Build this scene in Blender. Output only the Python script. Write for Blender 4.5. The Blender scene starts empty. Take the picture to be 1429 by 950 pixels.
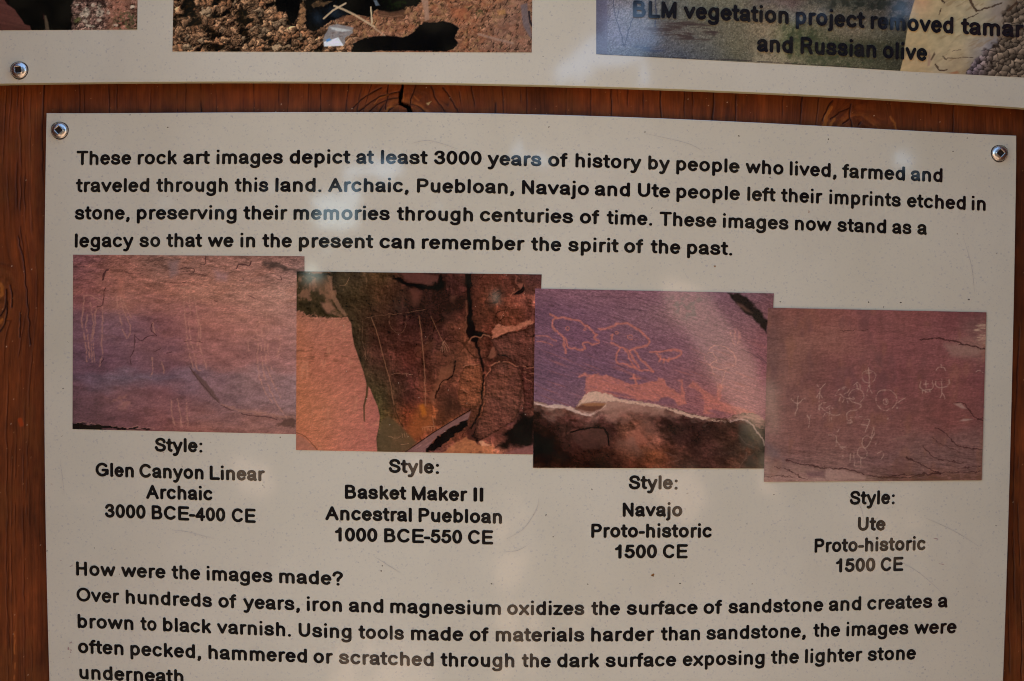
import bpy, math, random
import numpy as np
from mathutils import Matrix, Vector
random.seed(7)
S = bpy.context.scene
COL = S.collection
# ------------------------------------------------------------------ camera
F = 1.8
PX = 1429.0
a, b, c = 0.01707, 0.03144, 0.01560
def R3(a, b, c):
    ca, sa, cb, sb, cc, sc = math.cos(a), math.sin(a), math.cos(b), math.sin(b), math.cos(c), math.sin(c)
    Rx = np.array([[1,0,0],[0,ca,-sa],[0,sa,ca]]); Ry = np.array([[cb,0,sb],[0,1,0],[-sb,0,cb]]); Rz = np.array([[cc,-sc,0],[sc,cc,0],[0,0,1]])
    return Rz @ Ry @ Rx
RM = R3(a, b, c)
CAM = np.array([0.0, -0.70, 1.50])
sw = lambda v: Vector((v[0], v[2], v[1]))
cx_, cy_, cz_ = sw(RM @ [1,0,0]), sw(RM @ [0,1,0]), -sw(RM @ [0,0,1])
cd = bpy.data.cameras.new('camera'); cam = bpy.data.objects.new('camera', cd); COL.objects.link(cam)
m = Matrix.Identity(4)
for i, v in enumerate((cx_, cy_, cz_)):
    for j in range(3): m[j][i] = v[j]
for j in range(3): m[j][3] = CAM[j]
cam.matrix_world = m
cd.sensor_width = 36; cd.lens = 36 * F * 858 / PX
cd.clip_start = 0.01; cd.clip_end = 3000
cd.dof.use_dof = False
S.camera = cam
# ------------------------------------------------------------------ sky and sun
SUN_EL, SUN_AZ = math.radians(48), math.radians(22)     # sun stands behind the sign, a little to its right
W = bpy.data.worlds.new('World'); S.world = W; W.use_nodes = True
nt = W.node_tree; bg = nt.nodes['Background']
sky = nt.nodes.new('ShaderNodeTexSky'); sky.sky_type = 'NISHITA'; sky.sun_disc = False
sky.dust_density = 0.3; sky.ozone_density = 2.0; sky.sun_elevation = SUN_EL; sky.sun_rotation = SUN_AZ
nt.links.new(sky.outputs[0], bg.inputs[0]); bg.inputs[1].default_value = 0.15
sl = bpy.data.lights.new('sun', 'SUN'); sl.energy = 4.5; sl.angle = math.radians(0.5); sl.color = (1, .90, .76)
so = bpy.data.objects.new('sun', sl); COL.objects.link(so)
sd = Vector((math.sin(SUN_AZ)*math.cos(SUN_EL), math.cos(SUN_AZ)*math.cos(SUN_EL), math.sin(SUN_EL)))
so.rotation_euler = sd.to_track_quat('Z', 'Y').to_euler()
so.location = (0.5, 2, 4)
S.view_settings.view_transform = 'Standard'; S.view_settings.look = 'None'
S.view_settings.exposure = 2.10; S.view_settings.gamma = 1
S.render.engine = 'CYCLES'; S.cycles.filter_width = 1.0

# ------------------------------------------------------------------ helpers
def at(px, py, Y):
    """point of the plane y = Y seen at pixel (px, py) of the 1429 x 950 photograph; arrays allowed"""
    px = np.asarray(px, float); py = np.asarray(py, float)
    v = np.stack([(px-714.5)/858, -(py-475)/858, np.full_like(px, F)], -1) @ RM.T
    t = (Y - CAM[1]) / v[..., 2]
    return np.stack([CAM[0] + v[..., 0]*t, np.full_like(t, Y), CAM[2] + v[..., 1]*t], -1)
def lin(cc):
    cc = np.clip(np.asarray(cc, float)/255.0, 0, 1)
    return np.where(cc <= .04045, cc/12.92, ((cc+.055)/1.055)**2.4)
def tag(o, label=None, cat=None, group=None, kind=None):
    if label: o['label'] = label
    if cat: o['category'] = cat
    if group: o['group'] = group
    if kind: o['kind'] = kind
    return o
def mesh_obj(name, V, Fc, mat, parent=None, smooth=False):
    me = bpy.data.meshes.new(name)
    V = np.asarray(V, float)
    if isinstance(Fc, np.ndarray):
        n = len(Fc); k = Fc.shape[1]
        me.vertices.add(len(V)); me.vertices.foreach_set('co', V.ravel())
        me.loops.add(n*k); me.loops.foreach_set('vertex_index', Fc.ravel().astype(np.int32))
        me.polygons.add(n); me.polygons.foreach_set('loop_start', np.arange(0, n*k, k, dtype=np.int32))
        me.update(calc_edges=True)
    else:
        me.from_pydata([tuple(v) for v in V], [], Fc); me.update()
    if smooth: me.polygons.foreach_set('use_smooth', np.ones(len(me.polygons), bool))
    me.materials.append(mat)
    o = bpy.data.objects.new(name, me); COL.objects.link(o)
    if parent: o.parent = parent
    return o
def set_col(o, C, name='ink'):
    at_ = o.data.color_attributes.new(name, 'FLOAT_COLOR', 'POINT')
    A = np.ones((len(C), 4), np.float32); A[:, :3] = C
    at_.data.foreach_set('color', A.ravel())
def quads(ny, nx, off=0):
    i = np.arange(ny-1)[:, None]*nx + np.arange(nx-1)[None, :]
    return (np.stack([i+nx, i+nx+1, i+1, i], -1).reshape(-1, 4) + off)
# value noise -------------------------------------------------------
_T = np.random.RandomState(3).rand(64, 256, 256).astype(np.float32)
def vn(x, y, seed):
    xi = np.floor(x).astype(int); yi = np.floor(y).astype(int); fx = x-xi; fy = y-yi
    fx = fx*fx*(3-2*fx); fy = fy*fy*(3-2*fy); t = _T[seed % 64]
    g = lambda i, j: t[(xi+i) & 255, (yi+j) & 255]
    return ((g(0,0)*(1-fx)+g(1,0)*fx)*(1-fy) + (g(0,1)*(1-fx)+g(1,1)*fx)*fy)*2-1
def fb(x, y, sx, sy, octv=4, seed=0, ang=0, gain=.55):
    ca, sa = math.cos(math.radians(ang)), math.sin(math.radians(ang))
    u = (x*ca+y*sa)/sx; v = (-x*sa+y*ca)/sy; r = 0; amp = 1; tot = 0
    for k in range(octv):
        r = r + vn(u*2**k+17.3*k, v*2**k+9.1*k, seed+k)*amp; tot += amp; amp *= gain
    return r/tot*1.6
def cells(x, y, s, seed=0):
    """cellular noise: distance to nearest, distance gap, random of the cell, offset to the centre"""
    xs = x/s; ys = y/s; xi = np.floor(xs).astype(int); yi = np.floor(ys).astype(int)
    d1 = np.full(x.shape, 9.); d2 = d1.copy(); rid = np.zeros(x.shape); ox = rid.copy(); oy = rid.copy()
    for i in (-1, 0, 1):
        for j in (-1, 0, 1):
            cxx = xi+i; cyy = yi+j
            jx = cxx + _T[(seed+5) % 64][cxx & 255, cyy & 255]; jy = cyy + _T[(seed+6) % 64][cxx & 255, cyy & 255]
            dx = xs-jx; dy = ys-jy; d = np.hypot(dx, dy); m1 = d < d1
            d2 = np.where(m1, d1, np.minimum(d2, d)); rid = np.where(m1, _T[(seed+7) % 64][cxx & 255, cyy & 255], rid)
            ox = np.where(m1, dx, ox); oy = np.where(m1, dy, oy); d1 = np.where(m1, d, d1)
    return d1, d2-d1, rid, ox, oy
def segd(x, y, pts):
    d = np.full(x.shape, 1e9)
    for (x0, y0), (x1, y1) in zip(pts[:-1], pts[1:]):
        dx, dy = x1-x0, y1-y0; L = dx*dx+dy*dy+1e-9
        t = np.clip(((x-x0)*dx+(y-y0)*dy)/L, 0, 1)
        d = np.minimum(d, np.hypot(x-x0-t*dx, y-y0-t*dy))
    return d
def ss(e0, e1, v):
    t = np.clip((v-e0)/(e1-e0), 0, 1); return t*t*(3-2*t)
def poly(x, y, pts, soft=6):
    ins = np.zeros(x.shape, bool); n = len(pts)
    for k in range(n):
        (x0, y0), (x1, y1) = pts[k], pts[(k+1) % n]
        if y0 == y1: continue
        cnd = ((y0 > y) != (y1 > y)) & (x < (x1-x0)*(y-y0)/(y1-y0)+x0); ins ^= cnd
    d = segd(x, y, list(pts)+[pts[0]])
    return ss(-soft, soft, np.where(ins, d, -d))
def line(x, y, pts, w, soft=3):
    return 1-ss(w-soft*.5, w+soft*.5, segd(x, y, pts))
def spl(P, n=6, closed=False):
    P = [tuple(p) for p in P]
    Q = ([P[-1]]+P+[P[0], P[1]]) if closed else ([P[0]]+P+[P[-1]])
    out = []
    for i in range(1, len(Q)-2):
        p0, p1, p2, p3 = map(np.array, Q[i-1:i+3])
        for k in range(n):
            t = k/n; out.append(tuple(.5*((2*p1)+(-p0+p2)*t+(2*p0-5*p1+4*p2-p3)*t*t+(-p0+3*p1-3*p2+p3)*t**3)))
    out.append(tuple(Q[-2])); return out
def mx(C, col, m): return C*(1-m[..., None]) + np.asarray(col, float)*m[..., None]
def mul(C, f): return C*np.asarray(f)[..., None]
def cgrid(x, y, xs, ys, G):
    G = np.asarray(G, float)
    i = np.clip(np.searchsorted(xs, x)-1, 0, len(xs)-2); j = np.clip(np.searchsorted(ys, y)-1, 0, len(ys)-2)
    xs = np.asarray(xs, float); ys = np.asarray(ys, float)
    u = np.clip((x-xs[i])/(xs[i+1]-xs[i]), 0, 1)[..., None]; v = np.clip((y-ys[j])/(ys[j+1]-ys[j]), 0, 1)[..., None]
    u = u*u*(3-2*u)*.5+u*.5; v = v*v*(3-2*v)*.5+v*.5
    return (G[j, i]*(1-u)+G[j, i+1]*u)*(1-v) + (G[j+1, i]*(1-u)+G[j+1, i+1]*u)*v

# ------------------------------------------------------------------ materials
def new_mat(name):
    mt = bpy.data.materials.new(name); mt.use_nodes = True
    return mt, mt.node_tree, mt.node_tree.nodes['Principled BSDF']
def N(nt, t, **k):
    n = nt.nodes.new(t)
    for q, v in k.items():
        if q.startswith('i_'): n.inputs[int(q[2:]) if q[2:].isdigit() else q[2:]].default_value = v
        else: setattr(n, q, v)
    return n
def math_(nt, op, a_, b_=None, c_=None, clamp=False):
    n = nt.nodes.new('ShaderNodeMath'); n.operation = op; n.use_clamp = clamp
    for k, v in enumerate((a_, b_, c_)):
        if v is None: continue
        if isinstance(v, (int, float)): n.inputs[k].default_value = v
        else: nt.links.new(v, n.inputs[k])
    return n.outputs[0]
def mixc(nt, fac, A, B):
    n = nt.nodes.new('ShaderNodeMix'); n.data_type = 'RGBA'
    nt.links.new(fac, n.inputs[0])
    for k, v in ((6, A), (7, B)):
        if isinstance(v, tuple): n.inputs[k].default_value = v+(1,)
        else: nt.links.new(v, n.inputs[k])
    return n.outputs[2]
def panel_gloss(nt, bs, P, screws=()):
    # gentle waviness of the laminated sheet and the dimples round its screws
    nz = N(nt, 'ShaderNodeTexNoise'); nz.inputs['Scale'].default_value = 9; nz.inputs['Detail'].default_value = 1
    nt.links.new(P, nz.inputs['Vector'])
    nf = N(nt, 'ShaderNodeTexNoise'); nf.inputs['Scale'].default_value = 1500; nf.inputs['Detail'].default_value = 1
    nt.links.new(P, nf.inputs['Vector'])
    h = math_(nt, 'ADD', math_(nt, 'MULTIPLY', nz.outputs[0], .0004), math_(nt, 'MULTIPLY', nf.outputs[0], .0000008))
    for s in screws:
        d = N(nt, 'ShaderNodeVectorMath', operation='DISTANCE'); nt.links.new(P, d.inputs[0]); d.inputs[1].default_value = s
        q = math_(nt, 'SUBTRACT', d.outputs['Value'], .0062)
        q = math_(nt, 'DIVIDE', q, .0022); q = math_(nt, 'MULTIPLY', q, q)
        e = math_(nt, 'POWER', 2.718, math_(nt, 'MULTIPLY', q, -1.0))
        h = math_(nt, 'ADD', h, math_(nt, 'MULTIPLY', e, .00028))
    bp = N(nt, 'ShaderNodeBump'); bp.inputs['Strength'].default_value = .5; bp.inputs['Distance'].default_value = 1
    nt.links.new(h, bp.inputs['Height']); nt.links.new(bp.outputs[0], bs.inputs['Normal'])
    bs.inputs['Roughness'].default_value = .05; bs.inputs['IOR'].default_value = 1.52
def sheet_mat(screws):
    mt, nt, bs = new_mat('speckled_recycled_sheet')
    P = N(nt, 'ShaderNodeNewGeometry').outputs['Position']
    base = N(nt, 'ShaderNodeTexNoise'); base.inputs['Scale'].default_value = 11; base.inputs['Detail'].default_value = 5
    nt.links.new(P, base.inputs['Vector'])
    f0 = math_(nt, 'MULTIPLY_ADD', base.outputs[0], 1.6, -.3, clamp=True)
    colr = mixc(nt, f0, (.61, .552, .378), (.71, .65, .468))
    mp0 = N(nt, 'ShaderNodeMapping'); mp0.inputs['Scale'].default_value = (1, 1, .45); nt.links.new(P, mp0.inputs['Vector'])
    st_ = N(nt, 'ShaderNodeTexNoise'); st_.inputs['Scale'].default_value = 26; st_.inputs['Detail'].default_value = 6; st_.inputs['Roughness'].default_value = .65; nt.links.new(mp0.outputs[0], st_.inputs['Vector'])
    sf = math_(nt, 'MULTIPLY_ADD', st_.outputs[0], 3.2, -1.75, clamp=True); colr = mixc(nt, math_(nt, 'MULTIPLY', sf, .30), colr, (.50, .43, .31))
    fn = N(nt, 'ShaderNodeTexNoise'); fn.inputs['Scale'].default_value = 700; fn.inputs['Detail'].default_value = 2
    nt.links.new(P, fn.inputs['Vector'])
    ff = math_(nt, 'MULTIPLY_ADD', fn.outputs[0], 4, -2.1, clamp=True)
    ff = math_(nt, 'MULTIPLY', ff, .22)
    colr = mixc(nt, ff, colr, (.46, .44, .40))
    wn = N(nt, 'ShaderNodeTexNoise'); wn.inputs['Scale'].default_value = 1100; wn.inputs['Detail'].default_value = 1; nt.links.new(P, wn.inputs['Vector'])
    w1 = N(nt, 'ShaderNodeVectorMath', operation='SUBTRACT'); nt.links.new(wn.outputs['Color'], w1.inputs[0]); w1.inputs[1].default_value = (.5, .5, .5)
    w2 = N(nt, 'ShaderNodeVectorMath', operation='SCALE'); nt.links.new(w1.outputs[0], w2.inputs[0]); w2.inputs['Scale'].default_value = .0016
    w3 = N(nt, 'ShaderNodeVectorMath', operation='ADD'); nt.links.new(P, w3.inputs[0]); nt.links.new(w2.outputs[0], w3.inputs[1]); PW = w3.outputs[0]
    for sc, thr, rad, colx, st, strx in ((270, .50, .20, (.47, .43, .36), .7, (1, 1, 1.3)), (150, .84, .11, (.07, .05, .04), .9, (1, 1, .8)), (620, .45, .24, (.46, .43, .35), .55, (1, 1, 1)),
                                    (150, .80, .10, (.22, .15, .10), .8, (.6, 1, 1.3)), (410, .55, .20, (.40, .365, .31), .55, (1.2, 1, 1)), (38, .86, .035, (.30, .12, .04), .9, (1, 1, 1))):
        mp = N(nt, 'ShaderNodeMapping'); mp.inputs['Scale'].default_value = strx; mp.inputs['Location'].default_value = (sc*.37, 0, sc*.11)
        mp.inputs['Rotation'].default_value = (0, .5, 0)
        nt.links.new(PW, mp.inputs['Vector'])
        v = N(nt, 'ShaderNodeTexVoronoi'); v.inputs['Scale'].default_value = sc; nt.links.new(mp.outputs[0], v.inputs['Vector'])
        sp = N(nt, 'ShaderNodeSeparateColor'); nt.links.new(v.outputs['Color'], sp.inputs[0])
        on = math_(nt, 'GREATER_THAN', sp.outputs[0], thr)
        rr = math_(nt, 'MULTIPLY_ADD', sp.outputs[1], rad, rad*.4)
        m_ = math_(nt, 'SUBTRACT', rr, v.outputs['Distance']); m_ = math_(nt, 'MULTIPLY', m_, 3.0/rad, clamp=True)
        m_ = math_(nt, 'MULTIPLY', math_(nt, 'MULTIPLY', m_, on), math_(nt, 'MULTIPLY_ADD', sp.outputs[2], .7*st, .3*st))
        colr = mixc(nt, m_, colr, colx)
    nt.links.new(colr, bs.inputs['Base Color'])
    panel_gloss(nt, bs, P, screws)
    return mt
def print_mat(name):
    mt, nt, bs = new_mat(name)
    P = N(nt, 'ShaderNodeNewGeometry').outputs['Position']
    at_ = N(nt, 'ShaderNodeVertexColor'); at_.layer_name = 'ink'
    nt.links.new(at_.outputs[0], bs.inputs['Base Color'])
    panel_gloss(nt, bs, P)
    return mt
def ink_mat(name, col):
    mt, nt, bs = new_mat(name)
    P = N(nt, 'ShaderNodeNewGeometry').outputs['Position']
    nz = N(nt, 'ShaderNodeTexNoise'); nz.inputs['Scale'].default_value = 900; nt.links.new(P, nz.inputs['Vector'])
    cc = mixc(nt, nz.outputs[0], tuple(v*.6 for v in col), tuple(v*1.5 for v in col))
    nt.links.new(cc, bs.inputs['Base Color']); panel_gloss(nt, bs, P)
    return mt

# ------------------------------------------------------------------ wooden board
def wood(x, y):
    """colour (as sRGB numbers) and depth of the board at photograph pixels x, y"""
    K = [(569, 186, 47, 1.0), (1196, 200, 34, .8), (-8, 408, 27, 1.0), (1520, 700, 30, 1.), (300, 620, 40, 1.), (900, -200, 45, 1.)]
    wob = fb(x, y, 90, 500, 3, 11)*5 + fb(x, y, 16, 120, 2, 15)*1.4
    g = x + wob; knot = np.zeros(x.shape); ring = np.zeros(x.shape)
    for kx, ky, Rk, s in K:
        dx = x-kx; dy = (y-ky)*.8; r = np.hypot(dx, dy)+1e-3
        g = g - s*np.where(r > Rk, Rk*Rk*dx/r**2, dx)
        k_ = 1-ss(Rk*.75, Rk*1.5, r); knot = np.maximum(knot, k_); ring = np.where(r < Rk*1.7, r, ring)
    g = g + knot*ring*1.0
    fib = fb(g, y, 1.7, 60, 3, 21); fib2 = fb(g, y, 5, 220, 3, 25); late = fb(g, y, 26, 900, 3, 29); patch = fb(x, y, 110, 140, 3, 33)
    C = np.zeros(x.shape+(3,)) + np.array([94, 48, 23.])
    C = mx(C, (110, 58, 28), ss(0, .9, late)*.35); C = mx(C, (76, 34, 16), ss(0, .8, -late)*.3)
    C = mx(C, (108, 58, 30), ss(.1, .9, fib2)*.3); C = mx(C, (74, 33, 16), ss(.1, .8, -fib2)*.3)
    C = mul(C, 1+.10*fib+.12*patch+.12*fb(x, y, 7, 22, 4, 81)+.10*fb(x, y, 40, 60, 3, 84)); C = mx(C, (104, 62, 30), ss(.1, .8, fb(x, y, 30, 46, 4, 88))*.4)
    rg = fb(ring+fb(x, y, 24, 24, 3, 90)*4, y*0+x*.1, 4.2, 50, 3, 41)
    lk = ss(60, 160, x)*.6+.4; C = mx(C, (132, 78, 36), knot*ss(-.3, .8, rg)*.6*lk); C = mx(C, (84, 42, 18), knot*ss(.1, .8, -rg)*.5*lk)
    C = mul(C, 1 + knot*.14*fb(x, y, 5, 5, 3, 45))
    # checks and cracks that follow the grain
    dep = -.00006*fib - .00005*fib2
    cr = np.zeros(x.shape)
    rs = np.random.RandomState(5)
    def gx(px_, py_):
        i = 0; q = px_ + float(fb(np.array([px_*1.]), np.array([py_*1.]), 90, 500, 3, 11)[0])*5 + float(fb(np.array([px_*1.]), np.array([py_*1.]), 16, 120, 2, 15)[0])*1.4
        for kx, ky, Rk, s in K:
            dx = px_-kx; dy = (py_-ky)*.8; r = math.hypot(dx, dy)+1e-3; q -= s*(Rk*Rk*dx/r**2 if r > Rk else dx)
        return q
    L = [(60.7,130,1.1,0), (111,140,.5,0), (117,140,.4,0), (152,140,.6,0), (163,140,.6,0), (210,140,.4,0), (247,140,.55,0), (259,140,.4,0), (280,140,1.1,0), (302,140,.4,0), (354,140,.6,0), (389,140,.5,0), (402,140,.5,0),
         (430,140,.8,0), (447,140,.8,0), (484,140,.7,0), (500,140,.8,0), (512,140,.7,0), (627,140,.9,0), (643,140,.7,0), (661,140,.7,0), (691,140,1.0,0), (702,140,.6,0), (727,140,.8,0), (735,140,.7,0), (755,140,1.0,0), (779,140,.9,0),
         (790,150,.4,0), (824,150,.4,0), (853,150,.9,0), (863,150,.4,0), (876,150,.4,0), (898,150,.6,0), (922,150,1.1,0), (955,150,.5,0), (967,150,.8,0), (996,150,.9,0), (1027,150,.9,0), (1060,150,.5,0), (1092,160,.4,0), (1118,160,1.1,0),
         (1140,160,.4,0), (1300,175,.5,0), (1330,175,.4,0), (1386,175,.7,0), (12,180,.6,0), (24,170,.9,0), (34,210,.8,0), (43,260,.5,0), (5,300,.6,0), (30,330,.9,0), (48,470,.5,0), (40,560,.8,0), (22,640,.7,0), (9,700,.8,0), (33,760,.8,0),
         (16,830,.6,0), (45,860,.4,0), (12,905,1.0,0), (1410,400,.5,0), (1420,520,.6,0), (1413,700,.7,0), (1424,800,.6,0), (1408,880,.5,0)]
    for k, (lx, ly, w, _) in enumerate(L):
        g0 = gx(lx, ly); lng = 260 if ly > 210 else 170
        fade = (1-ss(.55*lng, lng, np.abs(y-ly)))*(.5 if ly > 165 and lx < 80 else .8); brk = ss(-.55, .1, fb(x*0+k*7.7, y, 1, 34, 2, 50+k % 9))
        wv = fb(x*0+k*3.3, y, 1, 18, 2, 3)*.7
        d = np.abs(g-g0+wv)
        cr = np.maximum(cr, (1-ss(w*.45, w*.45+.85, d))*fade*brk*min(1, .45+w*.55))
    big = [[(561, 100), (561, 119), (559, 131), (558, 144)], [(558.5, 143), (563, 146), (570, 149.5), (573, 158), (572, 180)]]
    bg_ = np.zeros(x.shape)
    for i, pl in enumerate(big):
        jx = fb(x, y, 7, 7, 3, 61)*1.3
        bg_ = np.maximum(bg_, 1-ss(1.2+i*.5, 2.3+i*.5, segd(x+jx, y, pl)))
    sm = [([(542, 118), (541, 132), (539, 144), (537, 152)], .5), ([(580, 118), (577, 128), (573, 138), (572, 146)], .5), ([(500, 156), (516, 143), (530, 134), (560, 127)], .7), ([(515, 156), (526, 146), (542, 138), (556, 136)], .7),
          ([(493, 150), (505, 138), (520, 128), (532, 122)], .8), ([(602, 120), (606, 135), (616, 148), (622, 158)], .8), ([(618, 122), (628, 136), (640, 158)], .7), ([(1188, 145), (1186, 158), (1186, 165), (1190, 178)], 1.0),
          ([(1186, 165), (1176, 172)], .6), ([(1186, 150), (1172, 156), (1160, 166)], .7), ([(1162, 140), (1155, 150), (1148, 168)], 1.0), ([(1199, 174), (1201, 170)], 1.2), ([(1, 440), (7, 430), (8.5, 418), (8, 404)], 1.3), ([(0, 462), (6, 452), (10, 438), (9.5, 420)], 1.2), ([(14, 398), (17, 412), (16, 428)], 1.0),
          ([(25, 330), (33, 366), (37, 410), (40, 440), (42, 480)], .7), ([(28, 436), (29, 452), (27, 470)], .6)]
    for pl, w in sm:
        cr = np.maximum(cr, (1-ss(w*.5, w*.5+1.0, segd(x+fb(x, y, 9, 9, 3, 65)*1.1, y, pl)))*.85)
    C = mx(C, (34, 14, 7), cr*.85); C = mx(C, (9, 5, 4), bg_)  # dark colour in the cracks stands for the shade inside them
    # lighter raised curls of grain beside the knots, pale chips and scratches
    for pl, w in (([(523, 144), (529, 137), (541, 132)], 1.0), ([(540, 158), (541, 150), (556, 147)], .8), ([(1150, 176), (1153, 162), (1160, 150)], 2.6), ([(1158, 176), (1164, 166)], 2.0), ([(1243, 163), (1248, 172), (1251, 182)], 1.4),
                  ([(0, 396), (3, 402), (2, 412)], 2.4), ([(0, 450), (3, 446)], 2.0), ([(563, 130), (563, 140)], .6), ([(578, 134), (584, 140)], 1.0)):
        C = mx(C, (176, 112, 50), line(x+fb(x, y, 4, 4, 2, 71), y, pl, w, 2.2)*.55)
    C = mx(C, (166, 148, 112), poly(x+fb(x, y, 3, 3, 2, 72)*.8, y, [(594, 144), (598, 142.5), (602, 141), (600, 145), (598, 147)], .7))
    C = mx(C, (196, 120, 62), line(x, y, spl([(19.5, 882), (21, 893), (20, 905), (21, 925), (19, 955)]), .8, 1.6)*.6*ss(-.5, .3, fb(x, y, 9, 9, 2, 75)))
    C = mx(C, (160, 62, 22), line(x, y, [(28, 586), (30, 592)], 3.2, 3)*.7)
    fl = cells(x, y, 17, 4); C = mx(C, (170, 128, 96), (fl[2] > .80)*(1-ss(.018, .05, fl[0]))*.7)
    fl = cells(x, y, 31, 14); C = mx(C, (200, 190, 180), (fl[2] > .78)*(1-ss(.014, .032, fl[0]))*.8)
    # depth
    dep = dep - .0008*cr - .006*bg_ + .0002*knot*fb(x, y, 6, 6, 3, 47) + .00012*late
    # base tone stays even from left to right
    return C, dep
BOARD_L = 1.0
def wood_board():
    mt, nt, bs = new_mat('stained_weathered_wood')
    P = N(nt, 'ShaderNodeNewGeometry').outputs['Position']
    at_ = N(nt, 'ShaderNodeVertexColor'); at_.layer_name = 'ink'
    mp = N(nt, 'ShaderNodeMapping'); mp.inputs['Scale'].default_value = (1, 1, .035); nt.links.new(P, mp.inputs['Vector'])
    nz = N(nt, 'ShaderNodeTexNoise'); nz.inputs['Scale'].default_value = 2600; nz.inputs['Detail'].default_value = 3; nt.links.new(mp.outputs[0], nz.inputs['Vector'])
    k = math_(nt, 'MULTIPLY_ADD', nz.outputs[0], .5, .75)
    vm = N(nt, 'ShaderNodeVectorMath', operation='SCALE'); nt.links.new(at_.outputs[0], vm.inputs[0]); nt.links.new(k, vm.inputs['Scale'])
    nt.links.new(vm.outputs[0], bs.inputs['Base Color'])
    bp = N(nt, 'ShaderNodeBump'); bp.inputs['Strength'].default_value = .4; bp.inputs['Distance'].default_value = .0004
    nt.links.new(nz.outputs[0], bp.inputs['Height']); nt.links.new(bp.outputs[0], bs.inputs['Normal'])
    bs.inputs['Roughness'].default_value = .48; bs.inputs['Specular IOR Level'].default_value = .2
    xs = [-620, -60, 78, 1385, 1490, 2050]; ys = [-560, 100, 205, 985, 1600]
    Vs, Fs, Cs, off = [], [], [], 0
    for i in range(5):
        for j in range(4):
            x0, x1, y0, y1 = xs[i], xs[i+1], ys[j], ys[j+1]
            fine = (j == 1 and 1 <= i <= 3) or (j == 2 and i in (1, 3))
            sx = .85 if fine else 6; sy = 1.5 if fine else 10
            if j == 1 and i == 2: sy = 1.1
            nx = int((x1-x0)/sx)+2; ny = int((y1-y0)/sy)+2
            X, Y = np.meshgrid(np.linspace(x0, x1, nx), np.linspace(y0, y1, ny))
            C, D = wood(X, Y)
            e = np.minimum(np.minimum(X-x0, x1-X), np.minimum(Y-y0, y1-Y)); D = D*ss(0, 3, e) if not fine else D
            p = at(X, Y, 0.0); p[..., 1] = -D
            Vs.append(p.reshape(-1, 3)); Cs.append(C.reshape(-1, 3)); Fs.append(quads(ny, nx, off)); off += nx*ny
    # sides and back of the board, butted behind the front
    co = [at(xs[0], ys[0], 0.), at(xs[-1], ys[0], 0.), at(xs[-1], ys[-1], 0.), at(xs[0], ys[-1], 0.)]
    bk = np.array([c_+[0, .0004, 0] for c_ in co]+[c_+[0, .04, 0] for c_ in co])
    Vs.append(bk); Cs.append(np.tile([100, 50, 23.], (8, 1)))
    Fs.append(np.array([[0,1,5,4],[1,2,6,5],[2,3,7,6],[3,0,4,7],[4,5,6,7]])+off)
    o = mesh_obj('wooden_board', np.concatenate(Vs), np.concatenate(Fs), mt, smooth=True)
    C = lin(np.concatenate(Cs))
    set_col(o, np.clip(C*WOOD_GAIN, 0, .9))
    for px0, px1, dep in ((1468, 1640, .20), (-280, -110, .15)):      # unseen posts added either side to block light at the panel edges
        q = at(np.array([px0, px1, px1, px0]), np.array([475.]*4), 0.)[:, 0]; x0, x1 = q[0], q[1]
        Vp = [(x, y, z) for z in (0., 2.3) for x, y in ((x0, .05), (x1, .05), (x1, -dep), (x0, -dep))]
        p = mesh_obj('shading_post', Vp, [(0,1,2,3)[::-1], (4,5,6,7), (0,1,5,4), (1,2,6,5), (2,3,7,6), (3,0,4,7)], mt, o)
        set_col(p, np.clip(np.tile(lin((80, 40, 20)), (8, 1))*WOOD_GAIN, 0, .9))
    tag(o, 'reddish brown stained wooden board with knots and vertical cracks behind the white panels', 'board')
    return o
WOOD_GAIN = np.array([1.3, 1.18, .88])
wood_board()

# ------------------------------------------------------------------ the two panels
YL, YT = -.0048, -.0125                       # front faces of the lower and the upper panel
SCR = [((83.5, 182), YL, 40, 'square-drive screw in the top left corner of the panel with four rock photos'),
       ((1394.5, 214), YL, 48, 'square-drive screw in the top right corner of the panel with four rock photos'),
       ((27, 98), YT, 8, 'square-drive screw at the bottom left corner of the upper panel')]
sheetm = sheet_mat([tuple(at(p[0], p[1], y)) for p, y, _, _ in SCR])
lip_m, _n, _b = new_mat('sheet_edge'); _b.inputs['Base Color'].default_value = (.42, .43, .26, 1); _b.inputs['Roughness'].default_value = .5  # olive tint puts green bounce light into the lip colour
edge_m, _n, _b = new_mat('white_cut_edge'); _b.inputs['Base Color'].default_value = (.82, .78, .74, 1); _b.inputs['Roughness'].default_value = .5
def interp(pts):
    P = np.array(pts, float)
    def f(v):
        v = np.asarray(v, float); r = np.interp(v, P[:, 0], P[:, 1])
        s0 = (P[1, 1]-P[0, 1])/(P[1, 0]-P[0, 0]); s1 = (P[-1, 1]-P[-2, 1])/(P[-1, 0]-P[-2, 0])
        return np.where(v < P[0, 0], P[0, 1]+(v-P[0, 0])*s0, np.where(v > P[-1, 0], P[-1, 1]+(v-P[-1, 0])*s1, r))
    return f
def smooth_fit(pts, deg):
    P = np.array(pts, float); c0 = P[:, 0].mean(); s0 = np.ptp(P[:, 0])/2; k = np.polyfit((P[:, 0]-c0)/s0, P[:, 1], deg)
    return lambda v: np.polyval(k, (np.asarray(v, float)-c0)/s0)
topL = smooth_fit([(66,158),(200,158.1),(400,156.8),(500,156.5),(640,158),(860,163.2),(1069,172.3),(1245,180.8),(1417,189.6)], 4)
leftL = smooth_fit([(160,65.3),(200,64.4),(440,61.4),(600,61.9),(760,65),(840,67),(950,68.5)], 2)
rightL = smooth_fit([(190,1417.7),(240,1417.3),(440,1414.6),(620,1409.6),(760,1404),(860,1402.5),(950,1399.5)], 2)
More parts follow.
